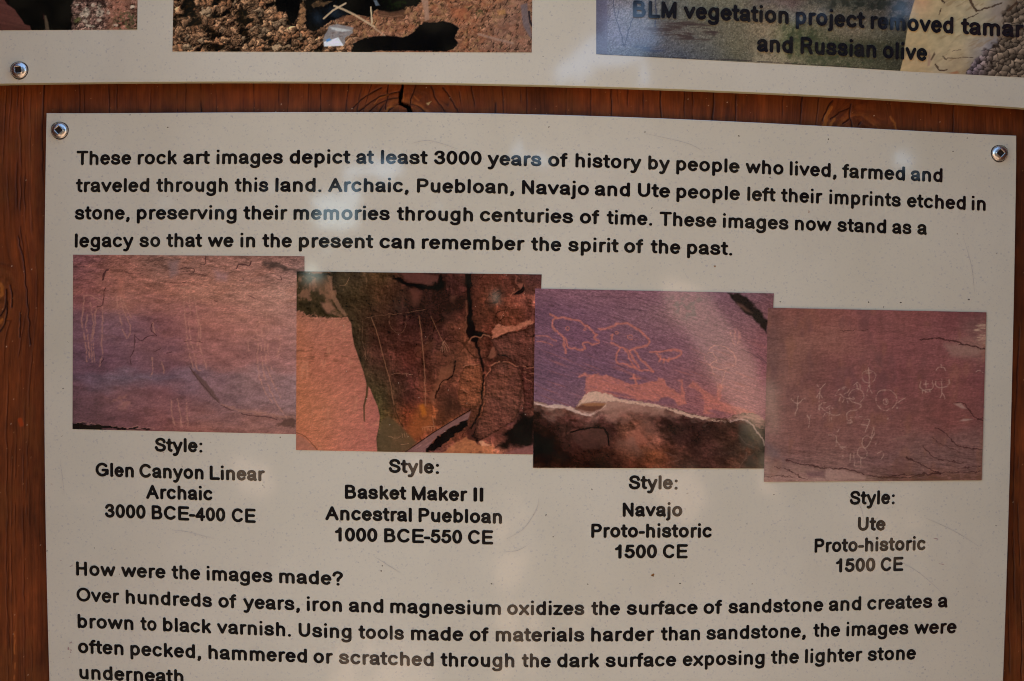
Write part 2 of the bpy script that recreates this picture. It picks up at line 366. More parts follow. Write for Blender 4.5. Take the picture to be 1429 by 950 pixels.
botT = smooth_fit([(0,115.8),(150,115.2),(300,114.6),(500,114),(700,116.2),(860,120),(1000,126.6),(1160,135),(1300,142.3),(1429,149.4)], 3)
def sheet(name, X, Y, yf, th, parent, em_=None):
    """front grid X, Y in pixels, thickness behind it"""
    ny, nx = X.shape; f = at(X, Y, yf); rim = [(0, j) for j in range(nx)]+[(i, nx-1) for i in range(1, ny)]+[(ny-1, j) for j in range(nx-2, -1, -1)]+[(i, 0) for i in range(ny-2, 0, -1)]
    V = list(f.reshape(-1, 3)); Fc = [tuple(q) for q in quads(ny, nx)]
    r0 = len(V); n = len(rim); ctr = np.mean(V, axis=0)
    for i, j in rim:                                    # small eased edge
        V.append(f[i, j] + np.array([0, .0004, 0]) + (f[i, j]-ctr)*np.array([1, 0, 1])/np.linalg.norm((f[i, j]-ctr)*[1, 0, 1])*.0003)
    for i, j in rim: V.append(V[r0+rim.index((i, j))] + np.array([0, th-.0006, 0]))
    for k in range(n):
        k2 = (k+1) % n; a0 = rim[k][0]*nx+rim[k][1]; a1 = rim[k2][0]*nx+rim[k2][1]
        Fc.append((a0, a1, r0+k2, r0+k)); Fc.append((r0+k, r0+k2, r0+n+k2, r0+n+k))
    Fc.append(tuple(r0+n+k for k in range(n)))
    o = mesh_obj(name, V, Fc, sheetm, parent); o.data.materials.append(em_ or lip_m)
    for p in list(o.data.polygons)[(ny-1)*(nx-1):]:
        p.material_index = 1
    return o
def empty(name, loc):
    o = bpy.data.objects.new(name, None); COL.objects.link(o); o.location = loc; o.empty_display_size = .05; return o
lower = tag(empty('information_panel', (0, 0, 0)), 'white speckled panel with four red rock photos and paragraphs of black text, on brown wood', 'information panel')
upper = tag(empty('information_panel', (0, 0, 0)), 'upper white panel whose bottom edge shows three cropped photos and a caption on vegetation', 'information panel')
t = np.linspace(0, 1, 70)[:, None]; u = np.linspace(0, 1, 110)[None, :]
Yl = 1470.; Y = np.zeros((70, 110)); X = np.zeros((70, 110))
for it in range(70):
    tt = t[it, 0]; yy = 158+(Yl-158)*tt
    xa, xb = leftL(min(yy, 950))+(max(yy, 950)-950)*.02, rightL(min(max(yy, 189), 950))-(max(yy, 950)-950)*.04
    X[it] = xa+(xb-xa)*u[0]; Y[it] = topL(X[it])*(1-tt)+Yl*tt
sheet('sheet', X, Y, YL, .0038, lower, edge_m)
X, Y0 = np.meshgrid(np.linspace(-300, 1800, 140), np.linspace(0, 1, 40)); Xc = np.clip(X, -20, 1450)
bt = botT(Xc)+(X-Xc)*np.where(X > 700, .055, -.003)
sheet('sheet', X, -480*(1-Y0)+bt*Y0, YT, .0048, upper)

# ------------------------------------------------------------------ lettering (single-line skeletons grown to rounded bold letters)
b_, X_, C_ = .066, .468, .645
def arc(cx, cy, rx, ry, a0, a1, n=18):
    return [(cx+rx*math.cos(math.radians(a0+(a1-a0)*k/n)), cy+ry*math.sin(math.radians(a0+(a1-a0)*k/n))) for k in range(n+1)]
dot = lambda x, y: [(x, y-.004), (x, y+.004)]
G = {
'o': (.611, [arc(.305, .2775, .19, .2, 0, 360, 30)]),
'n': (.611, [[(.145, X_), (.145, b_)], arc(.305, .317, .16, .16, 180, 0)+[(.465, b_)]]),
'm': (.889, [[(.145, X_), (.145, b_)], arc(.295, .327, .15, .15, 180, 0)+[(.445, b_)], arc(.595, .327, .15, .15, 180, 0)+[(.745, b_)]]),
'h': (.611, [[(.145, C_), (.145, b_)], arc(.305, .317, .16, .16, 180, 0)+[(.465, b_)]]),
'u': (.611, [[(.145, X_)]+arc(.305, .238, .16, .16, 180, 360), [(.465, X_), (.465, b_)]]),
'r': (.389, [[(.145, X_), (.145, b_)], arc(.315, .307, .17, .17, 180, 85)]),
'i': (.278, [[(.139, X_-.012), (.139, b_)], dot(.139, C_+.018)]),
'l': (.278, [[(.139, C_), (.139, b_)]]),
'j': (.278, [[(.145, X_-.012), (.145, -.04)]+arc(.055, -.045, .09, .085, 0, -80, 6), dot(.145, C_+.018)]),
't': (.333, [[(.15, .61), (.15, .17)]+arc(.25, .175, .1, .095, 180, 275, 8), [(.055, .462), (.27, .462)]]),
'f': (.333, [[(.15, b_), (.15, .53)]+arc(.25, .54, .1, .1, 180, 80, 8), [(.055, .462), (.27, .462)]]),
'a': (.556, [spl([(.095, .375), (.15, .448), (.265, .478), (.375, .452), (.42, .375)])+[(.42, .17), (.455, b_)], spl([(.42, .300), (.30, .272), (.16, .243), (.095, .17), (.14, .098), (.235, .076), (.35, .11), (.42, .19)])]),
'e': (.556, [[(.10, .290), (.46, .290)], arc(.28, .2725, .185, .2, 4, 316, 28)]),
's': (.556, [spl([(.435, .375), (.375, .452), (.27, .477), (.16, .452), (.118, .375), (.17, .312), (.29, .276), (.405, .238), (.448, .165), (.40, .098), (.275, .077), (.155, .1), (.095, .175)])]),
'c': (.556, [arc(.295, .2775, .19, .2, 42, 318, 26)]),
'd': (.611, [[(.465, C_), (.465, b_)], arc(.295, .2775, .175, .2, 0, 360, 30)]),
'b': (.611, [[(.145, C_), (.145, b_)], arc(.315, .2775, .175, .2, 0, 360, 30)]),
'p': (.611, [[(.145, X_), (.145, -.12)], arc(.315, .2775, .175, .2, 0, 360, 30)]),
'g': (.611, [arc(.295, .2775, .175, .2, 0, 360, 30), spl([(.465, .477), (.465, .25), (.465, .0), (.42, -.09), (.29, -.128), (.17, -.112), (.11, -.06)])]),
'k': (.556, [[(.14, C_), (.14, b_)], [(.43, X_), (.15, .215)], [(.27, .315), (.455, b_)]]),
'v': (.556, [[(.085, X_), (.278, b_+.02), (.47, X_)]]),
'w': (.778, [[(.08, X_), (.23, b_+.02), (.39, .45), (.55, b_+.02), (.70, X_)]]),
'x': (.556, [[(.09, X_), (.465, b_)], [(.465, X_), (.09, b_)]]),
'y': (.556, [[(.085, X_), (.285, .075)], spl([(.475, X_), (.285, .03), (.235, -.08), (.165, -.128), (.09, -.12)])]),
'z': (.5, [[(.09, X_-.01), (.41, X_-.01), (.09, b_+.01), (.42, b_+.01)]]),
'.': (.278, [dot(.139, b_)]), ',': (.278, [dot(.139, b_), spl([(.16, .09), (.165, .03), (.12, -.045)])]), ':': (.333, [dot(.165, b_), dot(.165, .43)]),
'-': (.333, [[(.075, .27), (.26, .27)]]),
'?': (.611, [spl([(.10, .50), (.15, .60), (.29, .645), (.43, .59), (.455, .49), (.39, .40), (.31, .33), (.295, .245)]), dot(.295, b_)]),
'0': (.556, [arc(.278, .358, .175, .28, 0, 360, 34)]),
'3': (.556, [spl([(.10, .52), (.16, .605), (.27, .638), (.385, .60), (.42, .50), (.36, .405), (.25, .375)]), spl([(.25, .375), (.38, .345), (.45, .25), (.405, .13), (.28, .077), (.155, .11), (.09, .20)])]),
'1': (.556, [[(.34, b_), (.34, C_)], spl([(.34, .615), (.27, .54), (.165, .485)])]),
'5': (.556, [[(.415, .63), (.175, .63), (.13, .375)], spl([(.13, .375), (.27, .432), (.405, .38), (.455, .26), (.40, .13), (.27, .077), (.15, .11), (.09, .19)])]),
'4': (.556, [[(.37, b_), (.37, .62), (.085, .225), (.475, .225)]]),
'T': (.611, [[(.07, C_), (.54, C_)], [(.305, C_), (.305, b_)]]),
'A': (.722, [[(.095, b_), (.36, C_-.01), (.625, b_)], [(.20, .265), (.52, .265)]]),
'P': (.667, [[(.155, b_), (.155, C_), (.40, C_)]+arc(.40, .492, .16, .146, 90, -90)+[(.155, .346)]]),
'R': (.722, [[(.155, b_), (.155, C_), (.42, C_)]+arc(.42, .498, .15, .14, 90, -90)+[(.155, .358)], [(.42, .35), (.52, .25), (.60, b_)]]),
'B': (.722, [[(.155, b_), (.155, C_), (.38, C_)]+arc(.38, .507, .145, .131, 90, -90)+[(.155, .376)], [(.38, .376), (.42, .376)]+arc(.42, .227, .16, .149, 90, -90)+[(.155, b_)]]),
'N': (.722, [[(.15, b_), (.15, C_), (.57, b_), (.57, C_)]]),
'M': (.833, [[(.145, b_), (.145, C_), (.4165, b_+.01), (.69, C_), (.69, b_)]]),
'U': (.722, [[(.145, C_)]+arc(.36, .29, .215, .212, 180, 360)+[(.575, C_)]]),
'S': (.667, [spl([(.545, .50), (.49, .60), (.335, .642), (.185, .60), (.135, .505), (.20, .415), (.34, .367), (.50, .31), (.56, .215), (.49, .11), (.33, .073), (.165, .12), (.105, .225)])]),
'G': (.778, [arc(.385, .358, .29, .282, 42, 345, 34), [(.43, .335), (.668, .335), (.668, .16)]]),
'C': (.722, [arc(.375, .358, .275, .282, 42, 318, 32)]),
'L': (.611, [[(.155, C_), (.155, b_), (.545, b_)]]),
'E': (.667, [[(.60, C_), (.155, C_), (.155, b_), (.605, b_)], [(.155, .365), (.56, .365)]]),
'H': (.722, [[(.155, C_), (.155, b_)], [(.57, C_), (.57, b_)], [(.155, .37), (.57, .37)]]),
'I': (.278, [[(.139, C_), (.139, b_)]]),
'O': (.778, [arc(.389, .358, .295, .282, 0, 360, 40)]),
' ': (.278, []),
}
_gc = {}
def glyph(ch, w):
    """outline of a letter: marching squares on the distance to its skeleton"""
    key = (ch, w)
    if key in _gc: return _gc[key]
    st = G[ch][1]; xy = np.array([p for s in st for p in s]); h = .0235
    x0, y0 = xy.min(0)-w/2-.03; x1, y1 = xy.max(0)+w/2+.03
    gx, gy = np.meshgrid(np.arange(x0, x1+h, h), np.arange(y0, y1+h, h))
    d = np.full(gx.shape, 9.)
    for s in st: d = np.minimum(d, segd(gx, gy*1.2, [(q[0], q[1]*1.2) for q in s]))      # horizontals a little thinner
    f = w/2-d; ny, nx = f.shape; V, ID, Fc = [], {}, []
    def vid(k, p):
        if k not in ID: ID[k] = len(V); V.append(p)
        return ID[k]
    for i in range(ny-1):
        for j in range(nx-1):
            q = [(i, j), (i, j+1), (i+1, j+1), (i+1, j)]; fv = [f[p] for p in q]
            if max(fv) <= 0: continue
            P = []
            for k in range(4):
                p, r = q[k], q[(k+1) % 4]; fp, fr = fv[k], fv[(k+1) % 4]
                if fp > 0: P.append(vid(p, (gx[p], gy[p])))
                if (fp > 0) != (fr > 0):
                    tt = fp/(fp-fr); P.append(vid((min(p, r), max(p, r)), (gx[p]+(gx[r]-gx[p])*tt, gy[p]+(gy[r]-gy[p])*tt)))
            if len(P) >= 3: Fc.append(P)
    r = (np.array(V), Fc, xy[:, 0].min()-w/2, xy[:, 0].max()+w/2); _gc[key] = r
    return r
def word(txt, x0, x1, base, em, w):
    """vertices (pixel space) and faces of a word between x0 and x1 on the baseline function"""
    adv, pos = 0, []
    for ch in txt: pos.append(adv); adv += G[ch][0]
    lo = pos[0]+glyph(txt[0], w)[2]; hi = pos[-1]+glyph(txt[-1], w)[3]; sx = (x1-x0)/(hi-lo)
    V, Fc, off = [], [], 0
    for ch, p in zip(txt, pos):
        g, f, _, _ = glyph(ch, w)
        V.append(np.stack([x0+(g[:, 0]+p-lo)*sx, g[:, 1]*em], -1)); Fc += [[q+off for q in ff] for ff in f]; off += len(g)
    V = np.concatenate(V); X = V[:, 0]; Bs = base(X)
    # true verticals lean a little with the lens
    yy = Bs-V[:, 1]; uu = np.clip((X-65)/1345, 0, 1)
    sl_ = (leftL(np.clip(yy, 160, 950)+5)-leftL(np.clip(yy, 160, 950)-5))/10*(1-uu) + (rightL(np.clip(yy, 190, 950)+5)-rightL(np.clip(yy, 190, 950)-5))/10*uu
    X2 = X - V[:, 1]*sl_
    return np.stack([X2, yy], -1), Fc
ink = ink_mat('black_ink', (.0085, .0065, .006))
ink2 = ink_mat('soft_black_ink', (.010, .0095, .012))
def text_line(words, base_pts, em, parent, y, w=.153, mat=None, deg=4, name='lettering', label=None):
    base = smooth_fit(base_pts, min(deg, len(base_pts)-1)) if len(base_pts) > 1 else (lambda v: np.full_like(np.asarray(v, float), base_pts[0][1]))
    V, Fc, off = [], [], 0
    for txt, x0, x1 in words:
        v, f = word(txt, x0, x1, base, em, w); V.append(v); Fc += [[q+off for q in ff] for ff in f]; off += len(v)
    V = np.concatenate(V)
    Fc = [f[::-1] for f in Fc]
    # the text is drawn with y downwards, so orientation is checked once
    P = at(V[:, 0], V[:, 1], y)
    o = mesh_obj(name, P, Fc, mat or ink, parent)
    nrm = o.data.polygons[0].normal
    if nrm.y > 0: o.data.flip_normals()
    if label: tag(o, label)
    return o
YI = YL-.00015
EM = 28.3
text_line([('These',106.6,183.2),('rock',192,246.8),('art',255.7,293),('images',302,394.7),('depict',404,489),('at',497,521.8),('least',531.4,596.8),('3000',605.6,672),('years',680.3,755.4),('of',764.7,792),('history',802.9,894.8),('by',904.4,934.5),
  ('people',943.5,1032),('who',1040.5,1093.3),('lived,',1101.9,1167.4),('farmed',1175,1263),('and',1271,1315.3)],
  [(107,230.2),(240,229.8),(340,229.0),(460,228.7),(570,229),(640,230.3),(715,231.6),(850,234.9),(985,239.9),(1065,242.9),(1130,246),(1220,250.3),(1315,254.6)], EM, lower, YI)
text_line([('traveled',105.6,208.4),('through',217.8,317.8),('this',327.3,374.5),('land.',384.1,448.6),('Archaic,',457.9,570.3),('Puebloan,',581.7,717.5),('Navajo',728.3,821.8),('and',829.9,879.2),('Ute',890,935.2),('people',943.7,1032.6),('left',1042.7,1082.4),
  ('their',1089.5,1147.6),('imprints',1157.2,1257),('etched',1265.6,1347.7),('in',1355.8,1375.5)],
  [(145,268.3),(270,268.2),(410,267.7),(510,268.2),(650,269.8),(760,271.8),(855,274),(910,275.4),(985,277.8),(1060,280.7),(1115,283),(1205,286.9),(1300,291),(1365,293.8)], EM, lower, YI)
text_line([('stone,',104.3,181),('preserving',190.7,330.2),('their',339.2,401),('memories',409.4,543.8),('through',553.4,660),('centuries',669.5,799.6),('of',809,836.2),('time.',846.3,910),('These',920.2,999.8),('images',1008.6,1100.3),('now',1109.2,1160),
  ('stand',1168.3,1236.7),('as',1245,1271.9),('a',1280,1293.3)],
  [(145,306.7),(260,306.8),(370,306.6),(475,307),(600,308.5),(735,310.6),(820,312.2),(880,314),(960,316.6),(1055,319.4),(1135,322.3),(1200,324.6),(1287,327.8)], EM, lower, YI)
text_line([('legacy',104.3,186.2),('so',194.5,223.6),('that',231.9,282.2),('we',290,325.9),('in',335.4,356.1),('the',365.7,407.4),('present',416.7,521),('can',529.4,578.4),('remember',588.5,732),('the',740.7,783.2),('spirit',792.8,863.3),('of',870.8,897.6),
  ('the',907.5,949.4),('past.',958.6,1021.8)],
  [(145,345.3),(250,345.3),(385,345.4),(470,346),(555,347.1),(660,348.8),(762,350.6),(830,351.9),(900,353.4),(990,355.8)], EM, lower, YI)
text_line([('How',106.3,161.2),('were',169.3,231.3),('the',239.3,279.6),('images',288.5,380.3),('made?',389.6,478.6)], [(115,803.6),(200,806.4),(260,808.8),(340,812),(420,815.2),(478,817.2)], EM, lower, YI, deg=2)
text_line([('Over',107,166.8),('hundreds',175.6,296),('of',304.8,330),('years,',339.6,418.6),('iron',428.2,477.3),('and',486.9,535.2),('magnesium',544.6,699),('oxidizes',707.7,815.5),('the',824.9,865.2),('surface',874.5,973.5),('of',981.6,1007.5),
  ('sandstone',1016.3,1148.9),('and',1156.4,1201.8),('creates',1210,1300.8),('a',1308.8,1322.2)],
  [(110,839.5),(135,840.8),(240,845.2),(315,848.3),(375,850.7),(450,853.5),(510,855.3),(620,857.4),(760,858.4),(845,858.4),(925,857.8),(995,857),(1110,854.6),(1180,852.5),(1255,850.1),(1315,848)], EM, lower, YI)
text_line([('brown',108.3,186.4),('to',196,218.7),('black',227.5,294.8),('varnish.',303,406),('Using',416.8,490.7),('tools',500,563.7),('made',573.5,646.6),('of',655.4,681.9),('materials',691.7,815.3),('harder',824.9,913),('than',921.9,976.8),
  ('sandstone,',985.6,1124.4),('the',1134.5,1172.3),('images',1181,1267.5),('were',1275.6,1334.8)],
  [(110,876.5),(145,877.9),(260,882.7),(340,886),(455,890),(530,892.3),(610,894.2),(690,895.5),(750,895.9),(870,895),(950,893.7),(1100,890.3),(1155,889),(1225,887),(1305,884.6)], EM, lower, YI)
text_line([('often',109,172.6),('pecked,',181.9,280.9),('hammered',291,428.7),('or',437.5,464.7),('scratched',472.8,605.3),('through',614.6,717.8),('the',727.9,768.7),('dark',777.5,836.2),('surface',845,943.8),('exposing',952.6,1067),
  ('the',1075.3,1114.9),('lighter',1123.2,1203.3),('stone',1210.6,1278.1)],
  [(115,911.8),(140,912.9),(230,917.4),(330,921.5),(450,925.8),(540,928.3),(620,930.2),(690,931.5),(750,931.8),(805,931.8),(895,930.7),(1000,928.9),(1095,926.4),(1160,924.5),(1245,921.8)], EM, lower, YI)
text_line([('underneath',110.9,256.2),('.',262,266.5)], [(120,948.2),(250,954)], EM, lower, YI, deg=1)
EC, WC = 27.8, .166
def cap(words, pts): text_line(words, pts, EC, lower, YI, w=WC, deg=1)
cap([('Style:',216,282.4)], [(222,630.4),(275,631.3)])
cap([('Glen',133.4,187),('Canyon',194.5,284.2),('Linear',292.6,369.6)], [(160,665.5),(240,668.0),(330,670.3)])
cap([('Archaic',204,296.4)], [(220,696.4),(280,698.2)])
cap([('3000',146.5,203.4),('BCE-400',211.7,314.5),('CE',323.4,357)], [(175,723.4),(262,726.2),(340,729.2)])
cap([('Style:',542.4,612.6)], [(550,660),(600,661)])
cap([('Basket',481.3,567.2),('Maker',574.7,652.3),('II',660.6,674.5)], [(500,696.4),(610,698.6),(667,700)])
cap([('Ancestral',454,574.7),('Puebloan',584,700.5)], [(480,726.2),(540,727.6),(660,730)])
cap([('1000',467.4,526.7),('BCE-550',536,645),('CE',653,688.4)], [(495,756),(590,757.8),(670,759.4)])
cap([('Style:',877.3,945.6)], [(880,682.9),(940,683)])
cap([('Navajo',868.8,952.1)], [(870,721),(950,721)])
cap([('Proto-historic',825,993)], [(830,750.4),(990,750.4)])
cap([('1500',857.9,916.8),('CE',924.8,959.7)], [(860,779.4),(960,779)])
cap([('Style:',1185.7,1248.4)], [(1190,704.5),(1245,703.6)])
cap([('Ute',1197,1235.7)], [(1200,741),(1235,740.4)])
cap([('Proto-historic',1136.5,1291.3)], [(1140,771.2),(1290,768)])
cap([('1500',1166.3,1221.3),('CE',1228.7,1260.5)], [(1170,798.8),(1260,796.6)])
YTT = YT-.0009
text_line([('BLM',883.4,944),('vegetation',954,1100.5),('project',1110.2,1206.7),('removed',1214.8,1330.5),('tamarisk',1340.6,1471)], [(883,24),(944,26.4),(1030,30.2),(1100,33.2),(1180,37.6),(1250,42.5),(1330,47.6),(1410,51.6),(1470,54.5)], 33.5, upper, YTT, w=.165, mat=ink2, deg=3)
text_line([('and',1056.4,1106.4),('Russian',1117,1222.6),('olive',1232,1293.8)], [(1056,72.4),(1106,74),(1170,78),(1222,81.2),(1293,85.2)], 33.5, upper, YTT, w=.165, mat=ink2, deg=2)
# ------------------------------------------------------------------ printed photographs
photom = print_mat('printed_photo_ink')
INK_GAIN = np.array([1.47, 1.60, 1.30])
def photo(corners, step, painter, parent, y, label, sat=.92):
    (a0, a1), (b0, b1), (c0, c1), (d0, d1) = corners     # TL TR BR BL in pixels
    nx = int(math.hypot(b0-a0, b1-a1)/step)+2; ny = int(math.hypot(d0-a0, d1-a1)/step)+2
    U, Vv = np.meshgrid(np.linspace(0, 1, nx), np.linspace(0, 1, ny))
    X = (a0*(1-U)+b0*U)*(1-Vv)+(d0*(1-U)+c0*U)*Vv; Y = (a1*(1-U)+b1*U)*(1-Vv)+(d1*(1-U)+c1*U)*Vv
    C = painter(X, Y)
    C = C*sat+(1-sat)*C.mean(-1, keepdims=True)*np.array([1.04, 1., .93])
    gr = fb(X, Y, 2.1, 2.1, 2, 60, 33)*.05
    C = np.clip(mul(C, 1+gr), 0, 255)
    o = mesh_obj('printed_photo', at(X, Y, y).reshape(-1, 3), quads(ny, nx), photom, parent)
    set_col(o, np.clip(lin(C.reshape(-1, 3))*INK_GAIN-.004, .002, .95)); tag(o, label)
    return o
def relief(x, y, sx, sy, octv, seed, ang=0, k=1., dx=-2.2, dy=-3.2):
    """shading of a rough rock face photographed in raking light"""
    return (fb(x, y, sx, sy, octv, seed, ang, .68)-fb(x+dx, y+dy, sx, sy, octv, seed, ang, .68))*k
def strokes(C, x, y, L, col, w=3, a=.6, soft=4, seed=0, jit=2., brk=.0):
    jx = fb(x, y, 22, 22, 3, seed+1)*jit; jy = fb(x, y, 22, 22, 3, seed+2)*jit
    n = ss(-.9, .1, fb(x, y, 14, 9, 3, seed+3)) if brk else 1
    for s in L:
        ww = w
        if isinstance(s, tuple) and not isinstance(s[0], tuple): s, ww = s
        s = spl(s, 5) if len(s) > 2 else list(s)
        C = mx(C, col, line(x+jx, y+jy, s, ww, soft)*a*(n if brk else 1))
    return C
def photo1(px, py):
    x = (px-90)*3.517; y = (py-345)*3.517
    C = cgrid(x+fb(x, y, 130, 60, 3, 1)*45, y+fb(x, y, 160, 60, 3, 2)*40, [42,270,500,725,950,1175], [35,210,385,560,640,735,910],
      [[(124,70,76),(150,86,76),(138,90,80),(152,94,84),(140,88,80),(140,92,86)],
       [(138,72,72),(160,92,80),(165,96,82),(170,104,88),(165,106,92),(168,114,102)],
       [(118,74,88),(124,80,92),(136,78,82),(160,92,84),(166,100,90),(168,108,100)],
       [(106,68,84),(110,68,82),(122,74,84),(150,88,86),(152,92,90),(158,100,98)],
       [(104,72,90),(110,82,98),(112,82,98),(128,86,94),(140,96,98),(148,104,106)],
       [(100,62,72),(122,74,80),(126,74,80),(124,82,88),(136,94,98),(140,100,104)],
       [(88,56,64),(108,62,68),(132,72,70),(142,82,74),(150,90,82),(142,90,84)]])
    nz = fb(x, y, 60, 22, 5, 4, 6); C = mul(C, 1+.13*nz)
    up = ss(330, 60, y); rg = fb(x, y, 40, 12, 5, 9, 12)
    C = mul(C, 1-.22*up*ss(.1, .9, rg)); C = mul(C, 1+.12*up*ss(.1, .9, -rg))
    C = mx(C, (170, 96, 78), ss(.2, .9, fb(x, y, 90, 36, 3, 12, -8))*.25*ss(560, 300, y))
    C = mul(C, 1+.06*fb(x, y, 6, 5, 2, 14))
    C = mul(C, 1+np.clip(relief(x, y, 46, 24, 5, 33, 10), -1, 1)*(.16+.30*ss(400, 60, y)))
    C = mx(C, (118, 92, 100), poly(x, y, [(510,70),(560,60),(555,130),(520,150)], 14)*.55)
    C = mx(C, (150, 104, 112), poly(x, y, [(735,110),(800,130),(795,165),(745,160)], 18)*.6)
    C = mx(C, (60, 44, 42), poly(x+fb(x, y, 20, 12, 3, 15)*14, y+fb(x, y, 20, 12, 3, 16)*7, [(965,72),(1010,66),(1060,78),(1100,104),(1165,112),(1120,120),(1060,106),(1000,98)], 9)*.75)
    pale = (184, 116, 100)
    C = strokes(C, x, y, [[(96,250),(92,300),(86,360),(94,420),(106,480),(112,560)], [(128,275),(138,330),(140,400),(130,470),(138,560)], [(185,290),(186,370),(184,440),(178,470),(186,520),(172,580)], [(112,330),(108,400),(118,470),(124,540)], [(152,300),(150,380),(140,460),(150,560)],
      [(95,240),(120,236),(150,244),(172,262)], [(255,235),(262,300),(276,370),(290,410),(308,445)], [(272,235),(286,290),(304,340),(322,385),(316,440)], [(290,190),(284,240),(300,290),(330,345)],
      [(590,205),(588,290),(594,380),(602,460),(616,530),(632,590)], [(614,235),(616,300),(612,380),(618,450),(640,530),(648,590),(668,606)], [(638,245),(648,300),(654,340),(666,400),(668,470),(676,530),(700,600)], [(655,345),(658,420),(652,480)],
      [(952,320),(956,372)], [(994,320),(996,380)], [(948,470),(948,560),(958,640),(985,710),(1020,760)], [(966,470),(968,560),(985,640),(1010,700),(1050,780),(1090,835)], [(984,460),(986,540),(1002,610),(1030,680),(1060,740)], [(1000,460),(1000,530),(1018,600)],
      [(905,510),(904,456),(950,452)], [(1055,440),(1058,480),(1042,540)], [(1030,440),(1060,434)], [(430,540),(434,600),(424,630)], [(478,560),(490,620)], [(528,745),(524,800),(540,870)], [(556,745),(562,800),(578,880)], [(595,750),(604,830),(606,885)], [(432,370),(438,415)]],
      pale, 3.2, .66, 6, 3, 4, 1)
    C = strokes(C, x, y, [arc(969, 400, 34, 36, 0, 350), [(968,390),(968,430)]], pale, 2.6, .6, 4, 3, 2)
    C = strokes(C, x, y, [[(560,200),(620,196),(690,204)]], (196, 128, 108), 5, .5, 8, 5, 4, 1)
    C = mx(C, (182, 98, 82), poly(x, y, [(262,150),(290,146),(292,250),(262,230)], 16)*.5)
    C = mx(C, (168, 100, 92), ss(.1, .8, fb(x, y, 50, 30, 3, 19))*poly(x, y, [(200,720),(340,720),(350,800),(210,790)], 20)*.6)
    dk = (62, 30, 34)
    C = strokes(C, x, y, [([(216,112),(202,116),(192,132),(188,160)], 4), ([(202,200),(196,216),(190,258),(186,280)], 2), ([(160,290),(182,285)], 2), ([(668,84),(690,80),(692,42)], 2), ([(842,105),(856,88),(880,84),(905,86),(915,70)], 3),
      ([(560,105),(600,100),(640,108),(625,128),(590,130)], 1.6), ([(580,118),(620,116)], 1.3), ([(430,372),(428,410),(452,434),(420,432),(380,455),(350,440)], 1.8), ([(345,430),(342,500),(322,540),(326,572)], 1.8), ([(440,510),(470,495)], 1.6), ([(500,522),(524,514)], 1.8), ([(730,262),(750,266)], 2),
      ([(860,160),(880,162),(872,146)], 1.6), ([(180,565),(192,545)], 1.8), ([(590,462),(640,460),(680,468)], 1.4), ([(900,235),(930,250)], 1.4), ([(520,170),(560,176),(600,172)], 1.3), ([(640,130),(700,140)], 1.3), ([(300,120),(350,132),(380,126)], 1.2), ([(1040,150),(1065,160),(1060,140)], 1.5)], dk, 2, .75, 2.5, 22, 3)
    C = mx(C, (98, 66, 64), poly(x+fb(x, y, 12, 12, 2, 25)*3, y, [(612,585),(640,612),(690,655),(730,705),(765,762),(735,748),(690,700),(655,650),(625,615)], 4)*.85)
    C = strokes(C, x, y, [([(612,585),(650,640),(700,700),(760,765)], 1.6), ([(770,775),(800,790),(830,800)], 2), ([(870,818),(920,826),(980,830),(1040,845)], 2.4)], (70, 38, 40), 2, .7, 3, 26, 3)
    C = mx(C, (176, 112, 92), line(x, y+fb(x, y, 18, 9, 3, 27)*8, [(770,770),(860,800),(960,815),(1060,830),(1130,838)], 6, 8)*.4)
    C = mx(C, (88, 56, 50), poly(x+fb(x, y, 16, 12, 3, 28)*12, y+fb(x, y, 14, 10, 3, 29)*8, [(1050,870),(1075,845),(1110,838),(1140,850),(1130,880),(1080,880)], 8)*.8)
    C = mx(C, (20, 12, 14), poly(x, y+fb(x, y, 24, 10, 3, 30)*9, [(30,862),(90,866),(180,872),(280,880),(420,894),(420,899),(260,894),(30,900)], 4)*.95)
    C = mx(C, (186, 118, 104), line(x, y+fb(x, y, 24, 10, 3, 30)*9, [(60,862),(130,862),(200,874),(330,882),(440,890)], 1.6, 3)*.6)
    return C
